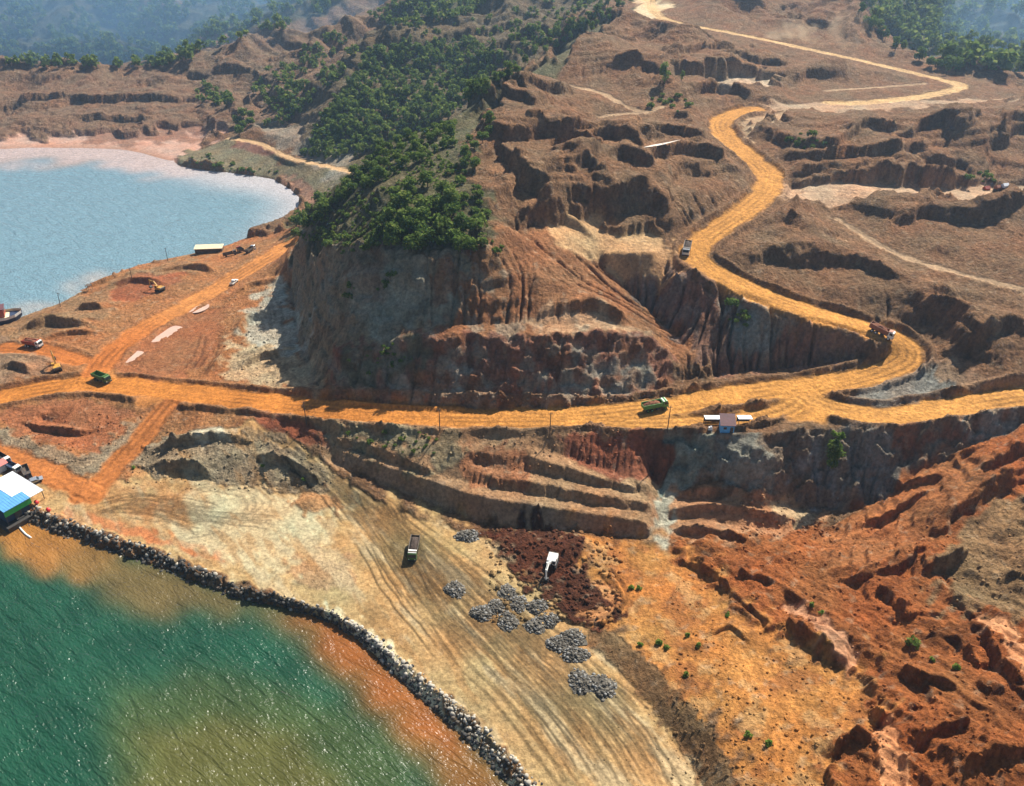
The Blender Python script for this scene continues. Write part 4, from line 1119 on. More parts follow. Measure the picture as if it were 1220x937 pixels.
# ---------------------------------------------------------------- vehicles (nose towards +Y, wheels on z = 0)
def wheel_mb(x, y, r=.53, w=.34):
    m = MB()
    m.cyl((x, y, r), r, w, 'x', 18)
    return m
def hub_mb(x, y, r=.53, w=.34):
    s = 1 if x > 0 else -1
    return MB().cyl((x + s * (w / 2 + .015), y, r), r * .55, .05, 'x', 14)
def dump_truck(label, cab_m, body_m, load_m=None, roof_m=None, group=None, scale=1.0):
    t = thing('dump_truck', label, 'dump truck', group=group)
    ch = MB()
    ch.box((-.42, -.1, .98), (.16, 7.6, .26)); ch.box((.42, -.1, .98), (.16, 7.6, .26))
    for y in (-3.4, -1.6, .4, 2.4): ch.box((0, y, .97), (.8, .14, .2))
    ch.box((-.95, .7, .85), (.5, 1.3, .55)); ch.box((.95, .7, .85), (.5, 1.3, .55))
    for y in (-2.7, -1.35, 3.05): ch.cyl((0, y, .53), .11, 2.0, 'x', 8)
    ch.build('chassis', M_STEEL, t)
    cab = MB().prism([(2.35, .85), (4.15, .85), (4.2, 1.75), (3.95, 2.85), (3.7, 3.0), (2.35, 3.0)], -1.2, 1.2).build('cab', cab_m, t, bevel=.06)
    MB().prism([(4.213, 1.8), (4.233, 1.8), (3.99, 2.74), (3.97, 2.74)], -1.05, 1.05).build('windshield', M_GLASS, cab)
    for s in (-1, 1):
        MB().prism([(2.75, 1.85), (3.85, 1.85), (3.65, 2.7), (2.75, 2.7)], s * 1.202 - .006, s * 1.202 + .014).build('window', M_GLASS, cab)
        MB().box((s * .85, 4.19, 1.15), (.34, .08, .2)).build('headlight', M_LAMP, cab)
        MB().box((s * 1.42, 3.95, 2.25), (.08, .14, .5)).box((s * 1.3, 3.98, 2.42), (.24, .04, .04)).build('mirror', M_STEEL, cab)
    if roof_m:
        MB().box((0, 3.0, 3.06), (2.3, 1.25, .1)).build('roof', roof_m, cab)
    MB().box((0, 4.24, .72), (2.4, .16, .3)).build('bumper', M_STEEL, t)
    bd = MB()
    bd.box((0, -.95, 1.32), (2.3, 6.3, .12))
    for s in (-1, 1):
        bd.prism([(-4.1, 1.38), (2.2, 1.38), (2.2, 2.75), (-4.25, 2.6)], s * 1.2 - .05, s * 1.2 + .05)
        for y in (-3.6, -2.5, -1.4, -.3, .8, 1.8): bd.box((s * 1.29, y, 2.02), (.09, .14, 1.2))
        bd.box((s * 1.26, -1, 2.72), (.14, 6.3, .14))
    bd.box((0, 2.17, 2.1), (2.3, .1, 1.4))
    bd.prism([(2.1, 2.85), (3.35, 3.16), (3.35, 3.24), (2.1, 2.95)], -1.2, 1.2)
    bd.box((0, -4.15, 1.95), (2.3, .1, 1.15), rx=.08)
    bd.build('dump_body', body_m, t)
    if load_m:
        MB().heap((0, -.95, 2.05), 1.14, 3.0, 1.05, len(label), 11).build('load', load_m, t, True)
    for y, dual in ((3.05, 0), (-1.35, 1), (-2.7, 1)):
        for s in (-1, 1):
            w = .52 if dual else .32
            x = s * (1.22 - w / 2)
            o = wheel_mb(x, y, .53, w).build('wheel', M_TYRE, t)
            hub_mb(x, y, .53, w).build('hub', cab_m, o)
    t.scale = (scale,) * 3
    return t
def excavator(label, body_m, arm_m, boom=(.55, .95), bucket_out=True, swing=0.0, reach=1.0):
    t = thing('excavator', label, 'excavator')
    for s in (-1, 1):
        pr = []
        for k in range(9):
            a = pi / 2 + pi * k / 8
            pr.append((-1.45 + .48 * cos(a), .5 + .48 * sin(a)))
        for k in range(9):
            a = -pi / 2 + pi * k / 8
            pr.append((1.45 + .48 * cos(a), .5 + .48 * sin(a)))
        tr = MB().prism(pr, s * 1.2 - .3, s * 1.2 + .3)
        for k in range(9): tr.box((s * 1.2, -1.6 + .4 * k, 1.0), (.64, .22, .07))
        tr.build('track', M_TYRE, t)
    MB().box((0, 0, .75), (1.9, 1.6, .5)).cyl((0, 0, 1.1), .6, .3, 'z', 16).build('undercarriage', M_STEEL, t)
    R = Matrix.Rotation(swing, 4, 'Z')
    def up(mb):
        mb.v = [tuple(R @ Vector(p)) for p in mb.v]
        return mb
    h = MB().box((0, -.75, 1.72), (2.7, 2.9, .95), (.97, .97)).box((.72, .95, 1.6), (1.1, .9, .7)).cyl((.8, -1.2, 2.35), .09, .5, 'z', 8)
    house = up(h).build('house', body_m, t, bevel=.06)
    up(MB().prism([(-2.55, 1.15), (-2.0, 1.15), (-2.0, 2.15), (-2.35, 2.2), (-2.6, 1.9)], -1.32, 1.32)).build('counterweight', M_DARK, t)
    cabm = up(MB().prism([(-.15, 1.3), (1.35, 1.3), (1.45, 2.0), (1.2, 2.95), (.95, 3.05), (-.15, 3.05)], -1.33, -.35)).build('cab', body_m, t, bevel=.05)
    up(MB().prism([(1.463, 2.0), (1.483, 2.0), (1.24, 2.9), (1.22, 2.9)], -1.25, -.43)).build('windshield', M_GLASS, cabm)
    up(MB().prism([(.0, 1.95), (1.2, 1.95), (1.05, 2.85), (.0, 2.85)], -1.35, -1.332)).build('window', M_GLASS, cabm)
    # boom rises to the elbow, stick hangs to the bucket
    p0 = Vector((.1, .9, 1.9)); p1 = p0 + Vector((0, 2.0 * reach, 2.3 * boom[1] / .95)); p2 = p1 + Vector((0, 2.9 * reach, .15))
    p3 = p2 + Vector((0, .75 if bucket_out else -.4, -2.6))
    def beam(a, b, w, h0, h1):
        d = (b - a).normalized(); nrm = Vector((0, -d.z, d.y))
        pr = [a - nrm * h0, b - nrm * h1, b + nrm * h1, a + nrm * h0]
        return [(q.y, q.z) for q in pr], w
    bm = MB()
    for a, b, w, h0, h1 in ((p0, p1, .26, .28, .36), (p1, p2, .26, .36, .24)):
        pr, w = beam(a, b, w, h0, h1); bm.prism(pr, a.x - w, a.x + w)
    up(bm).build('boom', arm_m, t)
    pr, w = beam(p2 + Vector((0, -.3, .55)), p3, .19, .24, .16)
    stick = up(MB().prism(pr, .1 - .19, .1 + .19)).build('arm', arm_m, t)
    up(MB().tube([p1 + Vector((0, .2, .45)), p2 + Vector((0, -.35, .6))], .09, 8)).build('hydraulic_ram', M_STEEL, stick)
    q = p3
    up(MB().prism([(q.y - .15, q.z + .1), (q.y - .95, q.z - .35), (q.y - 1.05, q.z - .85), (q.y - .55, q.z - 1.15), (q.y + .15, q.z - 1.0), (q.y + .3, q.z - .3)], .1 - .55, .1 + .55)).build('bucket', M_STEEL, t)
    return t
def car(label, body_m, kind='pickup', name='pickup_truck', cat='pickup'):
    t = thing(name, label, cat)
    if kind == 'pickup':
        prof = [(-2.5, .5), (2.5, .5), (2.55, 1.0), (1.3, 1.12), (.75, 1.75), (-.55, 1.78), (-.75, 1.12), (-2.5, 1.12)]
    else:
        prof = [(-2.1, .45), (2.1, .45), (2.15, .85), (1.1, 1.0), (.45, 1.5), (-1.3, 1.52), (-2.05, 1.02)]
    b = MB().prism(prof, -.88, .88).build('body', body_m, t, bevel=.05)
    if kind == 'pickup':
        MB().prism([(1.29, 1.155), (1.32, 1.15), (.79, 1.72), (.76, 1.72)], -.75, .75).build('windshield', M_GLASS, b)
        for s in (-1, 1): MB().prism([(-.55, 1.15), (1.05, 1.15), (.68, 1.65), (-.45, 1.68)], s * .884 - .006, s * .884 + .008).build('window', M_GLASS, b)
        MB().box((0, -1.65, 1.128), (1.5, 1.5, .012)).build('cargo_bed', M_DARK, b)
        ax = (1.6, -1.55)
    else:
        MB().prism([(1.09, 1.035), (1.12, 1.03), (.5, 1.47), (.47, 1.47)], -.75, .75).build('windshield', M_GLASS, b)
        for s in (-1, 1): MB().prism([(-1.6, 1.03), (.9, 1.03), (.4, 1.43), (-1.2, 1.45)], s * .884 - .006, s * .884 + .008).build('window', M_GLASS, b)
        ax = (1.3, -1.3)
    for y in ax:
        for s in (-1, 1):
            MB().cyl((s * .8, y, .38), .38, .24, 'x', 16).build('wheel', M_TYRE, t)
    for s in (-1, 1): MB().box((s * .6, 2.53 if kind == 'pickup' else 2.14, .8), (.3, .06, .16)).build('headlight', M_LAMP, b)
    return t
def box_truck(label, cab_m, box_m):
    t = thing('cargo_truck', label, 'truck')
    MB().box((0, -.2, .85), (.9, 6.6, .22)).build('chassis', M_STEEL, t)
    cab = MB().prism([(1.5, .7), (3.1, .7), (3.15, 1.5), (2.95, 2.4), (1.5, 2.45)], -1.05, 1.05).build('cab', cab_m, t, bevel=.05)
    MB().prism([(3.155, 1.5), (3.175, 1.5), (2.99, 2.3), (2.97, 2.3)], -.9, .9).build('windshield', M_GLASS, cab)
    for s in (-1, 1): MB().prism([(1.8, 1.5), (2.85, 1.5), (2.7, 2.2), (1.8, 2.2)], s * 1.054 - .006, s * 1.054 + .008).build('window', M_GLASS, cab)
    bd = MB().box((0, -1.1, 1.05), (2.2, 4.8, .14))
    for s in (-1, 1):
        bd.box((s * 1.08, -1.1, 1.55), (.08, 4.8, .9))
    bd.box((0, 1.26, 1.55), (2.2, .08, .9)).box((0, -3.46, 1.55), (2.2, .08, .9))
    bd.build('cargo_bed', box_m, t)
    for y in (2.2, -2.2):
        for s in (-1, 1): MB().cyl((s * .92, y, .45), .45, .3, 'x', 16).build('wheel', M_TYRE, t)
    return t
def ht(px, py, dx, dy):
    return (px, py), (px + dx, py + dy)
place(dump_truck('olive green dump truck crossing the orange junction beside the pink puddle', M_OLIVE, M_OLIVE, None), *ht(122, 454, 14, 5))
place(dump_truck('bright green dump truck carrying red earth along the haul road below the cliff', M_GREEN, M_GREEN, M_ORE, M_WHITE), *ht(780, 488, 20, -4))
place(dump_truck('rust red dump truck with white front coming round the hairpin bend', M_WHITE, M_RUSTRED, M_ORE), *ht(1048, 399, 14, 8))
place(dump_truck('dark dump truck with white cab driving down the upper bend of the haul road', M_WHITE, M_DARK, M_MUD), *ht(818, 300, -2, 8))
place(dump_truck('red dump truck parked on the bank above the yellow excavator', M_WHITE, M_RED, M_ORE), *ht(40, 413, 14, 2))
place(dump_truck('pale green and white dump truck standing alone among tracks on the tan flat', M_OLIVE, M_DARK, M_MUD, M_WHITE), *ht(493, 658, -3, 16))
place(excavator('white excavator digging in the dark red wet earth', M_WHITE, M_WHITE, swing=0, reach=.95), *ht(658, 672, -6, 18))
place(excavator('yellow excavator with raised boom at the pit beside the orange junction', M_YELLOW, M_YELLOW, (.5, 1.25)), *ht(69, 441, -6, -20))
place(excavator('small dusty yellow excavator working on the dark red mound by the bay', M_YELLOW, M_YELLOW), *ht(191, 347, -10, -2))
place(car('white pickup on the orange road along the bay', M_WHITE), *ht(279, 338, 6, -5))
place(car('silver car parked nearest the white roof of the landing', M_SILVER, 'car', 'car', 'car'), *ht(43, 574, 12, -4))
place(box_truck('dark grey truck parked on the orange yard behind the white roof', M_DARK, M_DARK), *ht(33, 566, 3, 7))
place(box_truck('blue and white truck parked between the dark truck and the red roofed cabin', M_WHITE, M_NAVY), *ht(17, 560, 8, 4))
place(box_truck('white cab truck with black bed standing behind the red roofed cabin', M_WHITE, M_TYRE), *ht(5, 550, 8, 5))
place(box_truck('dark truck parked beside the long cream roofed shed on the bay shore', M_DARK, M_DARK), *ht(275, 305, 8, -2))
place(box_truck('red cab truck parked at the water edge past the cream shed', M_RED, M_DARK), *ht(287, 300, -6, -3))
place(box_truck('grey truck parked nearest the red earth spit by the bay', M_SILVER, M_DARK), *ht(299, 300, 7, -5))

# ---------------------------------------------------------------- buildings, barge, poles
def at(px, py):
    return Vector(hit(px, py)[2:])
def frame_between(a, b):
    d = b - a
    return math.atan2(d.y, d.x)
# hut on the ledge above the right cliff
p = at(866, 516)
hut = thing('hut', 'small blue walled hut with maroon roof at the edge of the grey cliff', 'hut', p, (0, 0, radians(-4)))
wall = MB().box((0, 1.5, 1.35), (4.0, 3.0, 2.7)).build('wall', M_BLUEWALL, hut)
MB().box((1.25, -.02, 1.0), (.9, .05, 2.0)).build('door', M_DARK, wall)
MB().box((-.7, -.02, 1.6), (.9, .05, .8)).build('window', M_GLASS, wall)
MB().prism([(-.5, 2.72), (3.4, 4.6), (3.4, 4.72), (-.5, 2.84)], -2.35, 2.35).build('roof', M_MAROON, hut)
MB().prism([(0, 2.705), (3.0, 2.705), (3.0, 4.38)], -1.95, 1.95).build('gable', M_TIMBER, hut)
MB().box((0, 1.3, -.15), (4.6, 4.0, .34)).build('base', M_TIMBER, hut)
p = at(850, 504)
for nm, px, wd, lab in (('canopy', 851, 6.4, 'long white canopy left open at the front, beside the blue hut on its puddle side'), ('canopy', 886, 4.2, 'short white canopy on the far side of the blue hut from the dumped load')):
    q = at(px, 505)
    lab = 'long white canopy roof on posts next to the blue hut' if px < 860 else 'short white canopy roof peeping out behind the blue hut towards the junction'
    c = thing('canopy', lab, 'canopy', q, (0, 0, 0))
    MB().box((0, 0, 2.3), (wd, 2.6, .12), rx=-.12).build('roof', M_WHITEROOF, c)
    for sx in (-1, 1):
        for sy in (-1, 1):
            MB().box((sx * (wd / 2 - .15), sy * 1.1, 1.05), (.12, .12, 2.3)).build('post', M_TIMBER, c)
    MB().box((0, 1.15, .9), (wd - .3, .06, 1.7)).build('back_wall', M_DARK, c)
q = at(846, 512)
tag(MB().box((0, 0, .45), (1.3, .8, .9), (.8, .7)).box((.2, .1, 1.0), (.6, .5, .3), (.7, .7)).build('sack_pile', M_TARP), 'pile of white sacks on the ground in front of the long canopy', 'sacks').location = q
# floating landing with blue and white roofs
A = Vector(P(4, 611, 7.0)); B = Vector(P(36, 593, 7.0))
rz = frame_between(A, B)
land = thing('landing_building', 'landing shed with bright blue and white roofs and green fascia at the water edge', 'building', (A.x, A.y, 0), (0, 0, rz))
La = (B - A).length
def slab(x0, x1, y0, y1, z, t=.16, tilt=0):
    m = MB()
    v = [(x0, y0, z), (x1, y0, z), (x1, y1, z + tilt), (x0, y1, z + tilt)]
    m.add([(a, b, c - t) for a, b, c in v] + v, [(3, 2, 1, 0), (4, 5, 6, 7), (0, 1, 5, 4), (1, 2, 6, 5), (2, 3, 7, 6), (3, 0, 4, 7)])
    n_ = int((x1 - x0) / .8)
    for k in range(n_ + 1):
        x = x0 + .05 + k * (x1 - x0 - .1) / max(1, n_)
        m.add([(x - .04, y0, z + .004), (x + .04, y0, z + .004), (x + .04, y1, z + tilt + .004), (x - .04, y1, z + tilt + .004),
               (x - .04, y0, z + .07), (x + .04, y0, z + .07), (x + .04, y1, z + tilt + .07), (x - .04, y1, z + tilt + .07)],
              [(4, 5, 6, 7), (0, 1, 5, 4), (1, 2, 6, 5), (2, 3, 7, 6), (3, 0, 4, 7)])
    return m
slab(0, La, 0, 4.2, 7.0, .16, .5).build('blue_roof', M_BLUEROOF, land)
slab(0, La * .62, 4.25, 20, 7.52, .16, .7).build('blue_roof', M_BLUEROOF, land)
slab(La * .62 + .05, La, 4.25, 20, 7.5, .16, .7).build('white_roof', M_WHITEROOF, land)
slab(La + .3, La + 4.6, 1.0, 17, 6.4, .16, .6).build('white_roof', M_WHITEROOF, land)
MB().box((La / 2, .12, 5.85), (La, .1, 1.7)).build('fascia', M_SIGNGREEN, land)
wl_ = MB().box((La / 2, 10.5, 4.2), (La - 1.2, 18, 4.6)).build('wall', M_NAVY, land)
MB().box((La / 2, 1.455, 3.2), (2.2, .06, 2.6)).build('door', M_DARK, wl_)
for k in range(4):
    for yy in (.5, 19):
        MB().box((.3 + k * (La - .6) / 3, yy, 4.0), (.22, .22, 5.6)).build('post', M_STEEL, land)
for yy in (1.6, 9, 16.4):
    MB().box((La + 4.3, yy, 3.8), (.18, .18, 5.2)).build('post', M_STEEL, land)
MB().prism([(-.6, -1.0), (20.5, -1.0), (20.8, 1.7), (-1.0, 1.7)], -.8, La + .8).build('pontoon', M_STEEL, land)
for px, py, lab in ((45, 600, 'red buoy on the bank right against the corner of the white roof'), (59, 609, 'red buoy lying on the rocks farther from the white roof')):
    q = at(px, py)
    b = thing('buoy', lab, 'buoy', q, (radians(25), 0, 0))
    MB().cyl((0, 0, .8), .55, .9, 'z', 14, .62).cyl((0, 0, 1.4), .62, .3, 'z', 14, .3).cyl((0, 0, .25), .3, .3, 'z', 14, .55).build('float', M_BUOY, b, bevel=.05)
    MB().tube([(0, 0, 1.5), (0, 0, 2.1)], .05, 6).build('eye', M_STEEL, b)
pts = [P(x, y, .12) for x, y in ((22, 627), (26, 632), (31, 637), (37, 641))]
tag(MB().tube(pts, .28, 8).build('floating_boom', M_WHITE, smooth=True), 'white floating boom line on the orange water by the landing', 'boom')
q = at(2, 560)
cb = thing('cabin', 'cabin with faded red roof behind the landing shed, cut by the picture edge', 'cabin', q, (0, 0, rz))
MB().box((-1, 0, 1.3), (5, 3.2, 2.6)).build('wall', M_WHITE, cb)
MB().prism([(-1.9, 2.5), (1.9, 2.5), (0, 3.6)], -3.8, 1.8).build('roof', M_PINK, cb)
# long cream shed on the bay shore
a_, b_ = at(233, 303), at(266, 299)
sh = thing('shed', 'long shed with flat cream roof on the bay shore beside parked trucks', 'shed', (a_ + b_) / 2, (0, 0, frame_between(a_, b_)))
Ls = min(16, (b_ - a_).length)
MB().box((0, 1.0, 1.2), (Ls - .6, 3.4, 2.6)).build('wall', M_DARK, sh)
MB().box((0, .9, 2.75), (Ls, 5.0, .18), rx=.10).build('roof', M_CREAM, sh)
for k in range(5):
    MB().box((-Ls / 2 + .4 + k * (Ls - .8) / 4, -1.3, 1.1), (.14, .14, 2.5)).build('post', M_TIMBER, sh)
# barge moored on the bay
bow = Vector(P(29, 381, 0))
bg_ = thing('barge', 'dark barge with red bulwark and tan cargo moored in the bay', 'barge', bow, (0, 0, radians(205)))
hm2 = MB()
secs = [(0, 1.2, 3.9, 3.4), (2.5, 3.6, 3.3, 1.0), (6, 4.6, 3.0, .2), (34, 4.6, 3.0, .2)]
vs_ = []
for x, w, top, bot in secs:
    vs_ += [(x, -w, top), (x, w, top), (x, w * .85, bot - .6), (x, -w * .85, bot - .6)]
fs = []
for k in range(3):
    o4 = 4 * k
    for i in range(4):
        fs.append((o4 + i, o4 + (i + 1) % 4, o4 + 4 + (i + 1) % 4, o4 + 4 + i))
fs += [(3, 2, 1, 0), (12, 13, 14, 15)]
hm2.add(vs_, fs)
hm2.build('hull', M_NAVY, bg_)
for s in (-1, 1):
    MB().add([(0, s * 1.2, 3.9), (2.5, s * 3.6, 3.3), (6, s * 4.6, 3.0), (34, s * 4.6, 3.0), (0, s * 1.2, 5.0), (2.5, s * 3.6, 4.5), (6, s * 4.6, 4.2), (34, s * 4.6, 4.2)],
             [(0, 1, 5, 4), (1, 2, 6, 5), (2, 3, 7, 6)]).build('bulwark', M_CREAM if s < 0 else M_WHITE, bg_)
MB().heap((16, 0, 3.1), 11, 3.8, 1.6, 5, 13).build('cargo', M_CREAM, bg_, True)
ho = MB().box((9, 0, 5.6), (5.5, 6, 3.4)).build('deckhouse', M_RED, bg_)
MB().box((9, 0, 7.4), (6.1, 6.6, .25)).build('roof', M_MAROON, ho)
MB().box((6.22, 0, 6.1), (.06, 4.6, .9)).build('window', M_GLASS, ho)
# poles
for px, py, h, lab in ((365, 505, 8.5, 'thin pole at the road edge where the ramp down to the flat begins'), (524, 513, 8, 'thin pole at the road edge above the scrubby bank'), (655, 518, 8, 'thin pole at the road edge above the red terraces'),
                       (795, 514, 9, 'thin pole at the road edge between the red bank and the teal rock'), (72, 366, 7, 'leaning pole on the bay bank near the barge'), (157, 331, 5, 'short pole on the bay bank above the dark red mound'),
                       (200, 311, 7, 'pole at the water edge before the long cream shed')):
    q = at(px, py)
    po = thing('pole', lab, 'pole', q, (0, radians(6) if 'leaning' in lab else radians(1), 0), 'thin poles')
    MB().tube([(0, 0, -.6), (0, 0, h * .5), (0, 0, h)], [.17, .14, .10], 8).build('mast', M_WIRE, po)
    MB().box((0, 0, h - .5), (1.3, .1, .1)).build('crossarm', M_WIRE, po)
q = at(107, 346)
pl = thing('lookout_frame', 'small dark frame platform on the bay bank', 'platform', q)
for sx in (-1, 1):
    for sy in (-1, 1): MB().box((sx * .9, sy * .9, 1.2), (.15, .15, 2.8)).build('post', M_TIMBER, pl)
MB().box((0, 0, 2.6), (2.4, 2.4, .16)).build('deck', M_DARK, pl)
for px, py, m_, lab in ((1175, 226, M_RED, 'red tent beside the pale track on the far right bench'), (1189, 225, M_RUSTRED, 'rust coloured tent between the red tent and the white tent'), (1197, 223, M_WHITEROOF, 'white tent at the end of the tent row on the far right bench')):
    q = at(px, py)
    tn = thing('tent', lab, 'tent', q, (0, 0, radians(15)))
    tn.scale = (.6, .6, .6)
    MB().prism([(-1.7, 1.2), (1.7, 1.2), (0, 2.7)], -2.2, 2.2).build('roof', m_, tn)
    MB().box((0, 0, .55), (4.2, 3.2, 1.3)).build('side_wall', M_TARP if m_ is M_WHITEROOF else m_, tn)

# puddles and pale dried pans: thin sheets on the ground
def pan(pix, lift, name, m):
    """a level sheet of water or dried mud; the uneven ground cuts its outline"""
    c = np.array([tuple(at(x, y)) for x, y in pix])
    cx, cy = c[:, :2].mean(0)
    cc = chaikin(np.vstack([c[:, :2], c[:1, :2]]), 2)[:-1]
    lo = np.percentile([ground(cx + (x - cx) * f, cy + (y - cy) * f) for x, y in cc for f in (.2, .5, .8)], 45)
    mb = MB()
    n = len(cc)
    mb.add([(cx + (x - cx) * 1.15, cy + (y - cy) * 1.15, lo + lift) for x, y in cc], [tuple(range(n))])
    o = mb.build(name, m)
    o['kind'] = 'structure'
    return o
M_PUD = mat('milky_puddle_water', (.55, .36, .27), .15, 0, .08, .3)
M_PAN = mat('pale_dry_silt', (.66, .58, .50), .85, 0, .12, .5, .05)
for pix in ([(174, 404), (185, 396), (203, 388), (218, 391), (220, 398), (208, 404), (190, 407)], [(226, 372), (236, 364), (248, 362), (248, 368), (236, 374)], [(146, 428), (160, 418), (172, 420), (172, 430), (156, 434)]):
    pan(pix, .05, 'puddle', M_PUD)
for pix in ([(769, 176), (780, 173), (795, 173), (808, 176), (806, 180), (785, 179)],):
    pan(pix, .35, 'silt_pan', M_PAN)

# ---------------------------------------------------------------- grey rock heaps on the flat
def rock_arrays(n, seed):
    """n angular stones (unit size) as vertex / face arrays"""
    r = np.random.default_rng(seed)
    t = (1 + 5 ** .5) / 2
    ico = np.array([(-1, t, 0), (1, t, 0), (-1, -t, 0), (1, -t, 0), (0, -1, t), (0, 1, t), (0, -1, -t), (0, 1, -t), (t, 0, -1), (t, 0, 1), (-t, 0, -1), (-t, 0, 1)]) / 1.9
    fc = np.array([(0, 11, 5), (0, 5, 1), (0, 1, 7), (0, 7, 10), (0, 10, 11), (1, 5, 9), (5, 11, 4), (11, 10, 2), (10, 7, 6), (7, 1, 8), (3, 9, 4), (3, 4, 2), (3, 2, 6), (3, 6, 8), (3, 8, 9), (4, 9, 5), (2, 4, 11), (6, 2, 10), (8, 6, 7), (9, 8, 1)])
    v = ico[None] * (1 + r.uniform(-.28, .28, (n, 12, 1)))
    v = v * r.uniform(.65, 1.2, (n, 1, 3))
    a = r.uniform(0, 2 * pi, n)
    c, s = np.cos(a)[:, None], np.sin(a)[:, None]
    v = np.stack([v[..., 0] * c - v[..., 1] * s, v[..., 0] * s + v[..., 1] * c, v[..., 2]], -1)
    return v, fc
def np_mesh(name, v, f, mats, mi=None, smooth=False):
    """v (k,3), f (m,n) same-size faces"""
    me = bpy.data.meshes.new(name)
    v = np.ascontiguousarray(v.reshape(-1, 3), np.float32); f = np.ascontiguousarray(f, np.int32)
    me.vertices.add(len(v)); me.vertices.foreach_set('co', v.ravel())
    me.loops.add(f.size); me.loops.foreach_set('vertex_index', f.ravel())
    me.polygons.add(len(f)); me.polygons.foreach_set('loop_start', np.arange(0, f.size, f.shape[1], dtype=np.int32))
    for m in mats:
        me.materials.append(m)
    if mi is not None:
        me.polygons.foreach_set('material_index', mi.astype(np.int32))
    if smooth:
        me.polygons.foreach_set('use_smooth', np.ones(len(f), bool))
    me.update(calc_edges=True)
    return me
M_GREY = mat('grey_stone', (.135, .12, .095), .9, 0, .45, .9, .1)
M_GREYL = mat('light_grey_stone', (.22, .215, .20), .9, 0, .3, .9, .1)
M_GREYD = mat('dark_grey_stone', (.075, .066, .052), .9, 0, .4, .9, .1)
def heap_mesh(seed):
    """a dumped load: uneven dome of fines with stones of all sizes on it and spilled round its foot"""
    r = np.random.default_rng(seed)
    m = 15
    ph = r.uniform(0, 6.28, 4)
    def outline(a):
        return 1 + .16 * np.sin(a + ph[0]) + .12 * np.sin(2 * a + ph[1]) + .10 * np.sin(3 * a + ph[2])
    def dome(x, y):
        a = np.arctan2(y, x); q = np.hypot(x, y) / (2.9 * outline(a))
        return 1.15 * np.clip(1 - q ** 2, 0, 1) ** .8 * (1 + .22 * np.sin(x * 1.7 + ph[3]) * np.cos(y * 1.9 + ph[1])) - .08 - .5 * np.clip(q - .98, 0, 1)
    core = MB()
    g = [(-3.6 + 7.2 * i / (m - 1), -3.6 + 7.2 * j / (m - 1)) for i in range(m) for j in range(m)]
    core.add([(x, y, float(dome(np.float64(x), np.float64(y)))) for x, y in g], [(i * m + j, (i + 1) * m + j, (i + 1) * m + j + 1, i * m + j + 1) for i in range(m - 1) for j in range(m - 1)])
    n = 420
    v, fc = rock_arrays(n, seed)
    a = r.uniform(0, 2 * pi, n); q = np.sqrt(r.uniform(0, 1.25, n)) * 2.9 * outline(a)
    x, y = q * np.cos(a), q * np.sin(a)
    s = .10 + .42 * r.uniform(0, 1, n) ** 2.4
    v = v * s[:, None, None] + np.stack([x, y, dome(x, y) + .25 * s], -1)[:, None, :]
    f = (fc[None] + 12 * np.arange(n)[:, None, None]).reshape(-1, 3)
    cq = np.array(core.f); cv = np.array(core.v)
    ct = np.concatenate([cq[:, [0, 1, 2]], cq[:, [0, 2, 3]]])
    mi = np.concatenate([np.repeat(r.choice([0, 1, 1, 2], n), 20), np.full(len(ct), 1)])
    return np_mesh('rock_heap', np.concatenate([v.reshape(-1, 3), cv]), np.concatenate([f, ct + 12 * n]), [M_GREY, M_GREYD, M_GREYL], mi)
heaps = [heap_mesh(s) for s in (3, 8, 14, 21, 33, 47)]
HP = [(556, 640, 1.05, 'grey rock heap standing apart, nearest the dump truck on the flat'), (541, 703, .95, 'lone grey rock heap at the near edge, away from the row'),
      (604, 705, .85, 'grey rock heap at the top of the row beside the dark red earth'), (573, 731, 1.0, 'grey rock heap at the near left corner of the row'), (591, 723, .85, 'grey rock heap touching the corner heap of the row'),
      (607, 740, .9, 'grey rock heap of the row with bare tan ground behind it'), (619, 720, .9, 'grey rock heap just under the shadow of the white excavator arm'), (641, 724, .9, 'grey rock heap nearest the white excavator'),
      (638, 746, .9, 'grey rock heap at the middle of the row, near side of a touching pair'), (656, 740, .85, 'grey rock heap at the middle of the row, far side of a touching pair'),
      (663, 767, .9, 'grey rock heap starting the lower cluster of three, near side'), (681, 758, .9, 'grey rock heap at the far side of the lower cluster of three'), (686, 779, 1.0, 'grey rock heap lowest in the lower cluster of three'),
      (694, 812, 1.05, 'grey rock heap on the near side of the last pair by the dark embankment'), (719, 820, 1.05, 'grey rock heap at the very end of the row by the dark embankment')]
for k, (x, y, s, lab) in enumerate(HP):
    o = link('rock_heap', heaps[k % 6])
    tag(o, lab, 'rock heap', 'grey rock heaps on the tan flat')
    o.location = at(x, y); o.rotation_euler = (0, 0, k * 1.3); o.scale = (s, s * (.85 + .1 * (k % 3)), s * .8)

# ---------------------------------------------------------------- boulders of the shore revetment
M_BOULDER = mat('pale_boulder', (.40, .36, .29), .9, 0, .3, .8, .08)
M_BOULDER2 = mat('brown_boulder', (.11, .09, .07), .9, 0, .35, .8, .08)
M_BOULDER_SHADE = mat('shade_boulder', (.045, .042, .038), .9, 0, .35, .8, .08)  # shade of the seaward face put into the stone colour
cr = interp_poly([P(x * .72 + sx * .28, y * .72 + sy * .28 - 1, 2.3)[:2] + (0,) for (x, y), (sx, sy) in zip(CREST, SHORE)], .5)
so = interp_poly([P(x, y, 0)[:2] + (0,) for x, y in SHORE], .5)
def near_shore(c):
    d = np.hypot(so[:, 0] - c[0], so[:, 1] - c[1])
    return so[int(d.argmin())]
bvar = []
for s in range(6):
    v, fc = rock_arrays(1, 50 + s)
    bvar.append(np_mesh('boulder', v, fc, [(M_BOULDER, M_BOULDER2, M_BOULDER_SHADE)[s // 2]]))
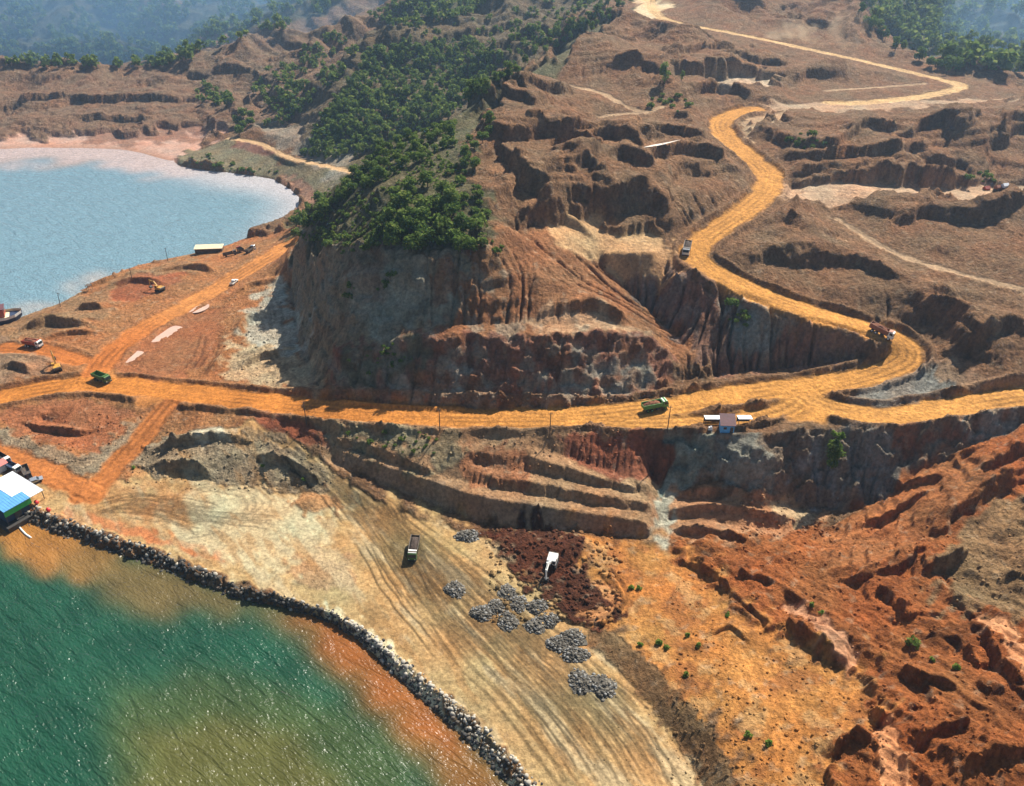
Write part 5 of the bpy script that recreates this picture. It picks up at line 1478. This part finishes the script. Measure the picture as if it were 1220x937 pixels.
stuff_v = []; stuff_m = []
nb_ = 0
sel = [c for c in cr if -150 < c[0] < 40 and c[1] > 88]
rr = np.random.default_rng(77)
cand = []
for c in sel:
    e = near_shore(c)
    for k in range(9):
        f = rr.uniform(-.25, 1.05)
        x = c[0] + (e[0] - c[0]) * f + rr.normal() * .5; y = c[1] + (e[1] - c[1]) * f + rr.normal() * .5
        cand.append((x, y, rr.uniform(.2, 1.0) ** 3 * .72 + .11, f))
cand.sort(key=lambda q: -q[2] / q[1])
for x, y, s, f in cand:
    z = ground(x, y) - .05 * s
    pale = rr.random() < ((.85 if x > -42 else .25) if f < (.42 if x > -42 else .18) else .03)  # pale towards the crest; the seaward slope mostly takes the shade-coloured stones
    u = x / y
    if nb_ < 280 and -.62 < x / (y * CP + (CAMZ - z) * SP) * 1.0 < .62:
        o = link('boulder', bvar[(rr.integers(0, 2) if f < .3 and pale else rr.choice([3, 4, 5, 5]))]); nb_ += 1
        o.location = (x, y, z); o.rotation_euler = (rr.uniform(0, 6), rr.uniform(0, 6), rr.uniform(0, 6)); o.scale = (s,) * 3
        tag(o, 'rough boulder in the shade-toned stone edging between the tan flat and the green water', 'boulder', 'boulders edging the shore')
    else:
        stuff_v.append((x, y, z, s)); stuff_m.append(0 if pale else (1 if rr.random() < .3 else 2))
sv = np.array(stuff_v); n = len(sv)
v, fc = rock_arrays(n, 61)
v = v * sv[:, 3][:, None, None] + sv[:, :3][:, None, :]
f = (fc[None] + 12 * np.arange(n)[:, None, None]).reshape(-1, 3)
me = np_mesh('rubble', v, f, [M_BOULDER, M_BOULDER2, M_BOULDER_SHADE], np.repeat(np.array(stuff_m), 20))
o = link('rubble', me); o['kind'] = 'stuff'; o['label'] = 'small rubble stones filling the shore edging'
# loose clods and stones scattered over the broken ground
pts = []
for reg, n, smax in (([(800, 1220), (620, 937)], 2200, .42), ([(580, 740), (628, 745)], 900, .9), ([(150, 400), (515, 585)], 500, .6), ([(880, 1000), (590, 640)], 300, .7), ([(700, 900), (640, 937)], 500, .2), ([(0, 170), (490, 560)], 300, .5),
                     ([(370, 800), (505, 560)], 500, .5), ([(390, 800), (470, 484)], 250, .8), ([(260, 390), (340, 480)], 300, .7)):
    for k in range(n):
        px, py = rnd.uniform(*reg[0]), rnd.uniform(*reg[1])
        u, v_, X, Y, Z = hit(px, py)
        if abs(X / Y) > 1.2: continue
        i = int((v_ - V0) / DV); j = int((u - U0) / DU)
        if ROADM[i, j] > .3 or Z < .3: continue
        pts.append((X, Y, Z, smax * rnd.uniform(.15, 1) ** 3 + .06, i, j))
pa = np.array(pts); n = len(pa)
v, fc = rock_arrays(n, 63)
v = v * pa[:, 3][:, None, None] + pa[:, :3][:, None, :]
f = (fc[None] + 12 * np.arange(n)[:, None, None]).reshape(-1, 3)
me = np_mesh('loose_stones', v, f, [M_SOIL])
cc = S[pa[:, 4].astype(int), pa[:, 5].astype(int)]
color_attr(me, 'soil', np.repeat(cc, 12, 0))
float_attr(me, 'rough', np.full(n * 12, .4))
o = link('loose_stones', me); o['kind'] = 'stuff'; o['label'] = 'loose clods and stones over the broken earth'

# ---------------------------------------------------------------- trees
def leaf_material(name, c0, c1):
    m = bpy.data.materials.new(name); m.use_nodes = True
    t = m.node_tree; n = t.nodes; l = t.links
    n.clear()
    out = n.new('ShaderNodeOutputMaterial')
    oi = n.new('ShaderNodeObjectInfo')
    ge = n.new('ShaderNodeNewGeometry')
    nz = n.new('ShaderNodeTexNoise'); nz.inputs['Scale'].default_value = .35; nz.inputs['Detail'].default_value = 3
    l.new(ge.outputs['Position'], nz.inputs['Vector'])
    ad = n.new('ShaderNodeMath'); ad.operation = 'MULTIPLY_ADD'; ad.inputs[1].default_value = .45
    l.new(oi.outputs['Random'], ad.inputs[0])
    mr = n.new('ShaderNodeMapRange'); mr.inputs[1].default_value = .3; mr.inputs[2].default_value = .7; mr.inputs[3].default_value = 0; mr.inputs[4].default_value = .55
    l.new(nz.outputs[0], mr.inputs[0]); l.new(mr.outputs[0], ad.inputs[2])
    mx = n.new('ShaderNodeMix'); mx.data_type = 'RGBA'
    mx.inputs[6].default_value = (*c0, 1); mx.inputs[7].default_value = (*c1, 1)
    l.new(ad.outputs[0], mx.inputs[0])
    df = n.new('ShaderNodeBsdfDiffuse'); tr = n.new('ShaderNodeBsdfTranslucent')
    l.new(mx.outputs[2], df.inputs[0]); l.new(mx.outputs[2], tr.inputs[0])
    ms = n.new('ShaderNodeMixShader'); ms.inputs[0].default_value = .4
    l.new(df.outputs[0], ms.inputs[1]); l.new(tr.outputs[0], ms.inputs[2])
    l.new(ms.outputs[0], out.inputs[0])
    return m
M_LEAF = leaf_material('leaf', (.062, .120, .028), (.135, .195, .042))
M_LEAFL = leaf_material('light_leaf', (.15, .22, .045), (.25, .29, .075))
M_LEAFB = leaf_material('bright_leaf', (.10, .20, .03), (.18, .26, .05))
M_BARK = mat('bark', (.10, .075, .055), .9, 0, .3, 3, .05)
def crown_arrays(seed, n=260, rx=2.6, rz=2.3, zc=4.2, size=.62, lobes=7):
    r = np.random.default_rng(seed)
    lc = r.normal(size=(lobes, 3)); lc /= np.linalg.norm(lc, axis=1)[:, None]
    lc *= np.array([rx, rx, rz]) * r.uniform(.35, .68, (lobes, 1))
    lc[:, 2] += zc
    lr = r.uniform(.42, .66, lobes) * rx
    k = r.integers(0, lobes, n)
    d = r.normal(size=(n, 3)); d[:, 2] = np.where(d[:, 2] < -.6, -d[:, 2] * .5, d[:, 2])
    d /= np.linalg.norm(d, axis=1)[:, None]
    c = lc[k] + d * (lr[k] * r.uniform(.6, 1.05, n))[:, None]
    nrm = d + .75 * r.normal(size=(n, 3)) + np.array([0, 0, .35]); nrm /= np.linalg.norm(nrm, axis=1)[:, None]
    a = np.cross(nrm, r.normal(size=(n, 3))); a /= np.linalg.norm(a, axis=1)[:, None] + 1e-9
    b = np.cross(nrm, a)
    s = (size * r.uniform(.5, 1.25, n))[:, None]
    q = np.stack([c + a * s, c + b * s * .7, c - a * s * .9, c - b * s * .75], 1)
    return q, (r.random(n) < .34).astype(int)
def tree_proto(seed, n=260, name='crown', mats=None, h=1.0, **kw):
    q, mi = crown_arrays(seed, n, **kw)
    f = np.arange(len(q) * 4).reshape(-1, 4)
    cm = np_mesh('crown', q, f, mats or [M_LEAF, M_LEAFL], mi)
    zc = kw.get('zc', 4.2)
    r = random.Random(seed)
    t = MB().tube([(0, 0, -1.2), (.05, 0, zc * .5), (.15 * r.uniform(-1, 1), .1, zc * 1.05)], [.2, .15, .06], 7)
    for k in range(4):
        a = r.uniform(0, 2 * pi); z0 = zc * r.uniform(.4, .8)
        t.tube([(0.05, 0, z0), (cos(a) * .8, sin(a) * .8, z0 + .8), (cos(a) * 1.6, sin(a) * 1.6, z0 + 1.3)], [.09, .06, .03], 5)
    return cm, t.mesh('trunk', M_BARK)
protos = [tree_proto(100 + s, 520, rx=2.5 + .3 * (s % 3), rz=2.2 + .4 * (s % 4), zc=2.5 + .3 * (s % 3), lobes=8 + s % 4, size=.5) for s in range(8)]
tall = [tree_proto(140 + s, 420, rx=2.1, rz=3.2, zc=4.6, lobes=9, size=.5) for s in range(4)]
light_tree = tree_proto(160, 460, mats=[M_LEAFL, M_LEAFB], rx=2.3, rz=3.6, zc=4.4, lobes=10, size=.5)
bushes = [tree_proto(170 + s, 140, rx=1.5, rz=.9, zc=.9, size=.45, lobes=5) for s in range(4)]
brights = [tree_proto(180 + s, 120, mats=[M_LEAFB, M_LEAFL], rx=1.1, rz=.8, zc=.7, size=.35, lobes=5) for s in range(3)]
def in_poly(x, y, p):
    c = False
    for (ax, ay), (bx, by) in zip(p, p[1:] + p[:1]):
        if (ay > y) != (by > y) and x < (bx - ax) * (y - ay) / (by - ay) + ax:
            c = not c
    return c
def scatter(poly, n, mind, jx=None):
    xs = [p[0] for p in poly]; ys = [p[1] for p in poly]
    out = []
    tries = 0
    while len(out) < n and tries < n * 60:
        tries += 1
        x, y = rnd.uniform(min(xs), max(xs)), rnd.uniform(min(ys), max(ys))
        if in_poly(x, y, poly) and all((x - a) ** 2 + (y - b) ** 2 > mind * mind for a, b in out):
            out.append((x, y))
    return out
def plant(kind, proto, x, y, s, label, cat, group=None, sz=None, tilt=0, trunk=True):
    X, Y, Z = hit(x, y)[2:]
    o = thing(kind, label, cat, (X, Y, Z - .15), (rnd.uniform(-tilt, tilt), rnd.uniform(-tilt, tilt), rnd.uniform(0, 6.28)), group)
    o.scale = (s, s, sz or s * rnd.uniform(.85, 1.15))
    link('crown', proto[0], None, o)
    if trunk:
        link('trunk', proto[1], None, o)
    return o
TG = [
 ([(455, 300), (452, 275), (462, 240), (480, 222), (520, 218), (548, 235), (560, 262), (588, 290), (575, 300), (545, 306), (500, 308)], 34, 10, (.95, 1.35), protos, 'dark green tree in the dense clump on the cliff top', 'dense clump on the cliff top'),
 ([(352, 285), (350, 262), (372, 232), (388, 232), (392, 255), (372, 278)], 9, 9, (.9, 1.3), protos, 'dark tree hanging over the bay end of the cliffed hill', 'dark trees above the bay'),
 ([(392, 250), (415, 215), (470, 165), (520, 150), (545, 150), (540, 178), (505, 192), (470, 208), (415, 240)], 58, 7, (.55, 1.0), protos, 'green tree on the spine of the cliffed hill behind the dense clump', 'trees on the spine of the cliffed hill'),
 ([(545, 210), (560, 160), (578, 140), (590, 150), (575, 185), (560, 215)], 9, 8, (.6, .9), protos, 'tree in the gully at the edge of the bare workings', 'trees in the gully'),
 ([(365, 186), (380, 150), (425, 88), (440, 60), (480, 60), (530, 60), (580, 90), (560, 125), (470, 160), (430, 178)], 105, 8, (.75, 1.2), protos + tall, 'tree of the wooded slope facing the bay, behind the cliffed hill', 'trees on the wooded slope behind'),
 ([(560, 130), (600, 100), (650, 65), (700, 45), (740, 15), (760, 0), (740, -5), (690, 25), (640, 55), (600, 85), (575, 110)], 40, 7, (.7, 1.1), protos + tall, 'tree along the wooded edge below the crest of the mine hill', 'trees along the edge of the mine hill'),
]
for poly, n, md, (s0, s1), pr, lab, grp in TG:
    for k, (x, y) in enumerate(scatter(poly, n, md)):
        plant('tree', pr[k % len(pr)], x, y, rnd.uniform(s0, s1), lab, 'tree', grp)
plant('tree', light_tree, 792, 100, 1.35, 'lone green tree standing on the bare upper slope of the mine hill', 'tree')
plant('tree', light_tree, 812, 96, .6, 'small pale tree beside the lone tree on the mine hill', 'tree')
for k, (x, y) in enumerate(scatter([(1020, 15), (1050, 40), (1090, 70), (1150, 92), (1130, 96), (1080, 76), (1035, 42)], 16, 7)):
    plant('tree', (protos + tall)[k % 12], x, y - 4, rnd.uniform(1.0, 1.5), 'tree on the far side of the mine hill crest, against the blue forest', 'tree', 'trees past the crest')
for x, y in scatter([(275, 160), (290, 140), (308, 135), (305, 150), (290, 162)], 6, 6):
    plant('tree', protos[0], x, y, rnd.uniform(1.1, 1.5), 'dark tree above the end of the coast road', 'tree', 'trees above the coast road')
# shrubs
SG = [([(405, 305), (415, 268), (450, 245), (460, 270), (450, 298)], 26, 3, 'scrubby bush on the pale cliff top beside the dense clump', 'cliff top scrub'),
      ([(355, 290), (400, 250), (420, 260), (395, 300)], 14, 3, 'scrubby bush above the grey cliff at the bay end', 'bay end scrub'),
      ([(520, 225), (545, 195), (565, 220), (600, 300), (585, 305), (560, 250)], 22, 3, 'bush between the dense clump and the bare red slope', 'scrub by the red slope'),
      ([(400, 440), (410, 424), (480, 408), (500, 425), (460, 450)], 20, 3, 'dark bush clinging to the lower cliff', 'cliff bushes'),
      ([(405, 345), (470, 328), (475, 340), (415, 358)], 9, 3, 'dark bush on the ledge of the grey cliff', 'ledge bushes'),
      ([(215, 195), (235, 183), (330, 205), (345, 212), (260, 205)], 22, 3, 'low bush on the small headland in the bay', 'headland bushes'),
      ([(935, 170), (960, 155), (990, 165), (985, 182), (950, 185)], 14, 3, 'bush in the green patch on the far terraces', 'bushes on the far terraces'),
      ([(1150, 215), (1180, 200), (1190, 215), (1175, 222)], 6, 6, 'bush behind the tents on the far right', 'bushes behind the tents'),
      ([(860, 385), (870, 360), (895, 375), (900, 395)], 8, 6, 'grey green bush on the dark cut below the haul road', 'bushes on the dark cut'),
      ([(760, 125), (800, 108), (830, 125), (820, 138), (780, 135)], 12, 3, 'bush in the thin scrub below the lone tree', 'scrub below the lone tree'),
      ([(400, 512), (500, 516), (540, 530), (520, 548), (440, 530)], 26, 3, 'dry bush on the bank under the road edge', 'bank bushes')]
for poly, n, md, lab, grp in SG:
    for k, (x, y) in enumerate(scatter(poly, n, md)):
        plant('bush', bushes[k % 4], x, y, rnd.choice((.45, .7, .9, 1.25)) * rnd.uniform(.8, 1.15) * (.5 if 'dry' in lab or 'lower cliff' in lab else 1), lab, 'bush', grp, trunk=False)
SM = [(752, 701, 'bright green shrub, near one of a pair beside the looping dozer track'), (761, 702, 'bright green shrub, far one of a pair beside the looping dozer track'), (763, 770, 'green shrub on the sand beside the dark embankment'),
      (785, 768, 'small shrub between the embankment shrub and a taller one'), (794, 773, 'narrow green shrub on the sand slope'), (818, 758, 'green shrub where the sand meets the red mud'), (831, 770, 'bright small shrub just below the mud edge shrub'),
      (817, 805, 'lone dark green shrub low on the sand slope'), (867, 734, 'small shrub inside the red mud'), (966, 722, 'yellow green shrub behind the pale slab of mud'), (979, 732, 'green shrub nearest the pale slab of mud'),
      (1110, 788, 'shrub on the dark red slump'), (1139, 798, 'dark round shrub at the far side of the red slump'), (891, 877, 'small green shrub among stones on the near sand'), (914, 887, 'bright tiny shrub among stones on the near sand'),
      (160, 558, 'green shrub at the ramp foot by the rubble ridge'), (313, 556, 'bright green shrub on the rubble ridge'), (361, 573, 'green shrub at the far tip of the rubble ridge')]
for k, (x, y, lab) in enumerate(SM):
    plant('shrub', brights[k % 3], x, y, rnd.uniform(.65, 1.0), lab, 'shrub', trunk=False)
plant('shrub', bushes[1], 1087, 769, 1.0, 'grey green rounded shrub above the red slump', 'shrub', trunk=False)
# tall leafy plant hanging on the right cliff
X, Y, Z = hit(992, 552)[2:]
t = thing('cliff_plant', 'tall green leafy plant growing up the dark cliff below the road junction', 'plant', (X, Y - .3, Z))
for k, (dx, dz, s) in enumerate(((-.3, 0, .9), (.2, 2.2, 1.0), (-.3, 4.4, 1.05), (-.6, 6.6, .85), (.9, 8.3, .7), (-1.2, 9.3, .5))):
    o = link('foliage', (protos if k < 4 else brights)[k % 3][0], None, t)
    o.location = (dx, .3 * dz * .6 - .3, dz - 1.6 * (k < 4)); o.scale = (.85 * s, .6 * s, .8 * s) if k < 4 else (1.9 * s,) * 3
MB().tube([(0, 0, -.6), (.1, .6, 3), (-.2, 1.2, 7.2), (.2, 1.5, 9)], [.2, .16, .1, .05], 7).build('stem', M_BARK, t)
# far woods: one mass
FW = [([(-250, 84), (0, 82), (120, 85), (225, 78), (235, 62), (330, 42), (400, 10), (450, -20), (600, -40), (600, -70), (-250, -70)], 2600, (1.0, 1.7)),
      ([(1020, -60), (1030, 20), (1090, 62), (1150, 82), (1220, 92), (1400, 96), (1400, -60)], 1500, (1.2, 2.2)),
      ([(300, 110), (320, 85), (400, 40), (430, 60), (400, 100), (345, 145)], 120, (.8, 1.2)),
      ([(230, 120), (245, 100), (280, 118), (270, 128)], 30, (.8, 1.1)),
      ([(440, 20), (500, -10), (620, -30), (560, 20), (480, 40)], 160, (.9, 1.4)),
      ([(560, 60), (620, 20), (700, -20), (760, -20), (740, 10), (650, 60)], 60, (.6, 1.0)),
      ([(362, 188), (380, 150), (425, 88), (440, 60), (500, 55), (560, 50), (600, 70), (580, 100), (540, 140), (470, 165), (430, 190)], 620, (.6, 1.15)),
      ([(350, 285), (352, 262), (400, 215), (470, 165), (545, 145), (550, 200), (500, 225), (455, 290), (400, 290)], 380, (.22, .45)),
      ([(440, 60), (560, 25), (640, 5), (700, 0), (740, 0), (640, 60), (590, 80)], 90, (.6, 1.0)),
      ([(310, 150), (345, 148), (355, 130), (330, 128)], 14, (.7, 1.0))]
vs_all = []; mi_all = []
base = [crown_arrays(300 + s, 46, rx=2.7, rz=2.6, zc=3.6, size=1.15, lobes=6) for s in range(10)]
clear = fbm(XG / 60, YG / 60, 3, 401)
for poly, n, (s0, s1) in FW:
    for x, y in scatter(poly, n, 2.0) if n < 1000 else [p for p in ((rnd.uniform(min(q[0] for q in poly), max(q[0] for q in poly)), rnd.uniform(min(q[1] for q in poly), max(q[1] for q in poly))) for _ in range(n * 2)) if in_poly(p[0], p[1], poly)][:n]:
        u, v_, X, Y, Z = hit(x, y)
        if Y > 1450: continue
        i = int((v_ - V0) / DV); j = int((u - U0) / DU)
        if 0 <= j < NU and clear[i, j] > .42 and n > 1000: continue
        q, mi = base[rnd.randrange(10)]
        s = rnd.uniform(s0, s1); a = rnd.uniform(0, 6.28)
        c_, s_ = cos(a) * s, sin(a) * s
        vs_all.append(np.stack([q[..., 0] * c_ - q[..., 1] * s_ + X, q[..., 0] * s_ + q[..., 1] * c_ + Y, q[..., 2] * s * rnd.uniform(.85, 1.2) + Z - 1], -1)); mi_all.append(mi)
v = np.concatenate(vs_all).reshape(-1, 3)
me = np_mesh('forest', v, np.arange(len(v)).reshape(-1, 4), [M_LEAF, M_LEAFL], np.concatenate(mi_all))
o = link('forest', me); o['kind'] = 'stuff'; o['label'] = 'woodland and undergrowth covering the ridges and the hazy far hills'

# ---------------------------------------------------------------- air
def volume_material(name, col, dens, noise=None):
    m = bpy.data.materials.new(name); m.use_nodes = True
    t = m.node_tree; n = t.nodes; l = t.links
    n.clear()
    out = n.new('ShaderNodeOutputMaterial')
    pv = n.new('ShaderNodeVolumePrincipled')
    pv.inputs['Color'].default_value = (*col, 1)
    pv.inputs['Density'].default_value = dens
    pv.inputs['Anisotropy'].default_value = .55
    if noise:
        ge = n.new('ShaderNodeNewGeometry')
        nz = n.new('ShaderNodeTexNoise'); nz.inputs['Scale'].default_value = noise; nz.inputs['Detail'].default_value = 3
        l.new(ge.outputs['Position'], nz.inputs['Vector'])
        mr = n.new('ShaderNodeMapRange'); mr.inputs[1].default_value = .42; mr.inputs[2].default_value = .7; mr.inputs[3].default_value = 0; mr.inputs[4].default_value = dens
        l.new(nz.outputs[0], mr.inputs[0]); l.new(mr.outputs[0], pv.inputs['Density'])
    l.new(pv.outputs[0], out.inputs['Volume'])
    return m
hz = MB().box((0, 4400, 240), (26000, 10400, 520))
hz.v = [(x, y, z) for x, y, z in hz.v]
ho_ = hz.build('haze', volume_material('haze', (.46, .70, 1.0), .00014))
ho_['kind'] = 'stuff'

# bluish mist lying in the two far valleys
def mist(c, r, dens, label):
    n = 20
    vs_ = [(r[0] * sin(pi * i / n) * cos(pi * j / n), r[1] * sin(pi * i / n) * sin(pi * j / n), r[2] * cos(pi * i / n)) for i in range(n + 1) for j in range(2 * n)]
    fs = [(i * 2 * n + j, (i + 1) * 2 * n + j, (i + 1) * 2 * n + (j + 1) % (2 * n), i * 2 * n + (j + 1) % (2 * n)) for i in range(n) for j in range(2 * n)]
    o = MB().add(vs_, fs).build('mist', volume_material('mist', (.38, .66, 1.0), dens), smooth=True)
    o.location = c
    o['kind'] = 'stuff'; o['label'] = label
mist((-520, 1060, 18), (720, 300, 80), .0042, 'blue mist in the valley under the far left forest')
mist((640, 930, 14), (320, 225, 78), .0046, 'blue mist in the valley beyond the mine hill')
# dust thrown up along the top road
def dust(px, py, sx, sy, sz, label, dens, seed):
    X, Y, Z = hit(px, py)[2:]
    n = 14
    r = random.Random(seed)
    vs_ = []; fs = []
    for i in range(n + 1):
        th = pi * i / n
        for j in range(2 * n):
            ph = pi * j / n
            k = 1 + .18 * sin(3 * ph + seed) * sin(2 * th) + r.uniform(-.05, .05)
            vs_.append((sx * k * sin(th) * cos(ph), sy * k * sin(th) * sin(ph), sz * k * cos(th)))
    for i in range(n):
        for j in range(2 * n):
            fs.append((i * 2 * n + j, (i + 1) * 2 * n + j, (i + 1) * 2 * n + (j + 1) % (2 * n), i * 2 * n + (j + 1) % (2 * n)))
    o = MB().add(vs_, fs).build('dust_cloud', volume_material('dust', (.95, .78, .55), dens, .11), smooth=True)
    o.location = (X, Y, Z + sz * .5)
    o['kind'] = 'stuff'; o['label'] = label
    return o
dust(945, 48, 20, 8, 7, 'pale dust cloud trailing over the top road', .06, 1)
dust(1003, 55, 14, 10, 14, 'thin dust cloud drifting up beside the crest', .02, 2)
dust(778, 12, 14, 10, 6, 'bright dust hanging over the top end of the road', .05, 3)
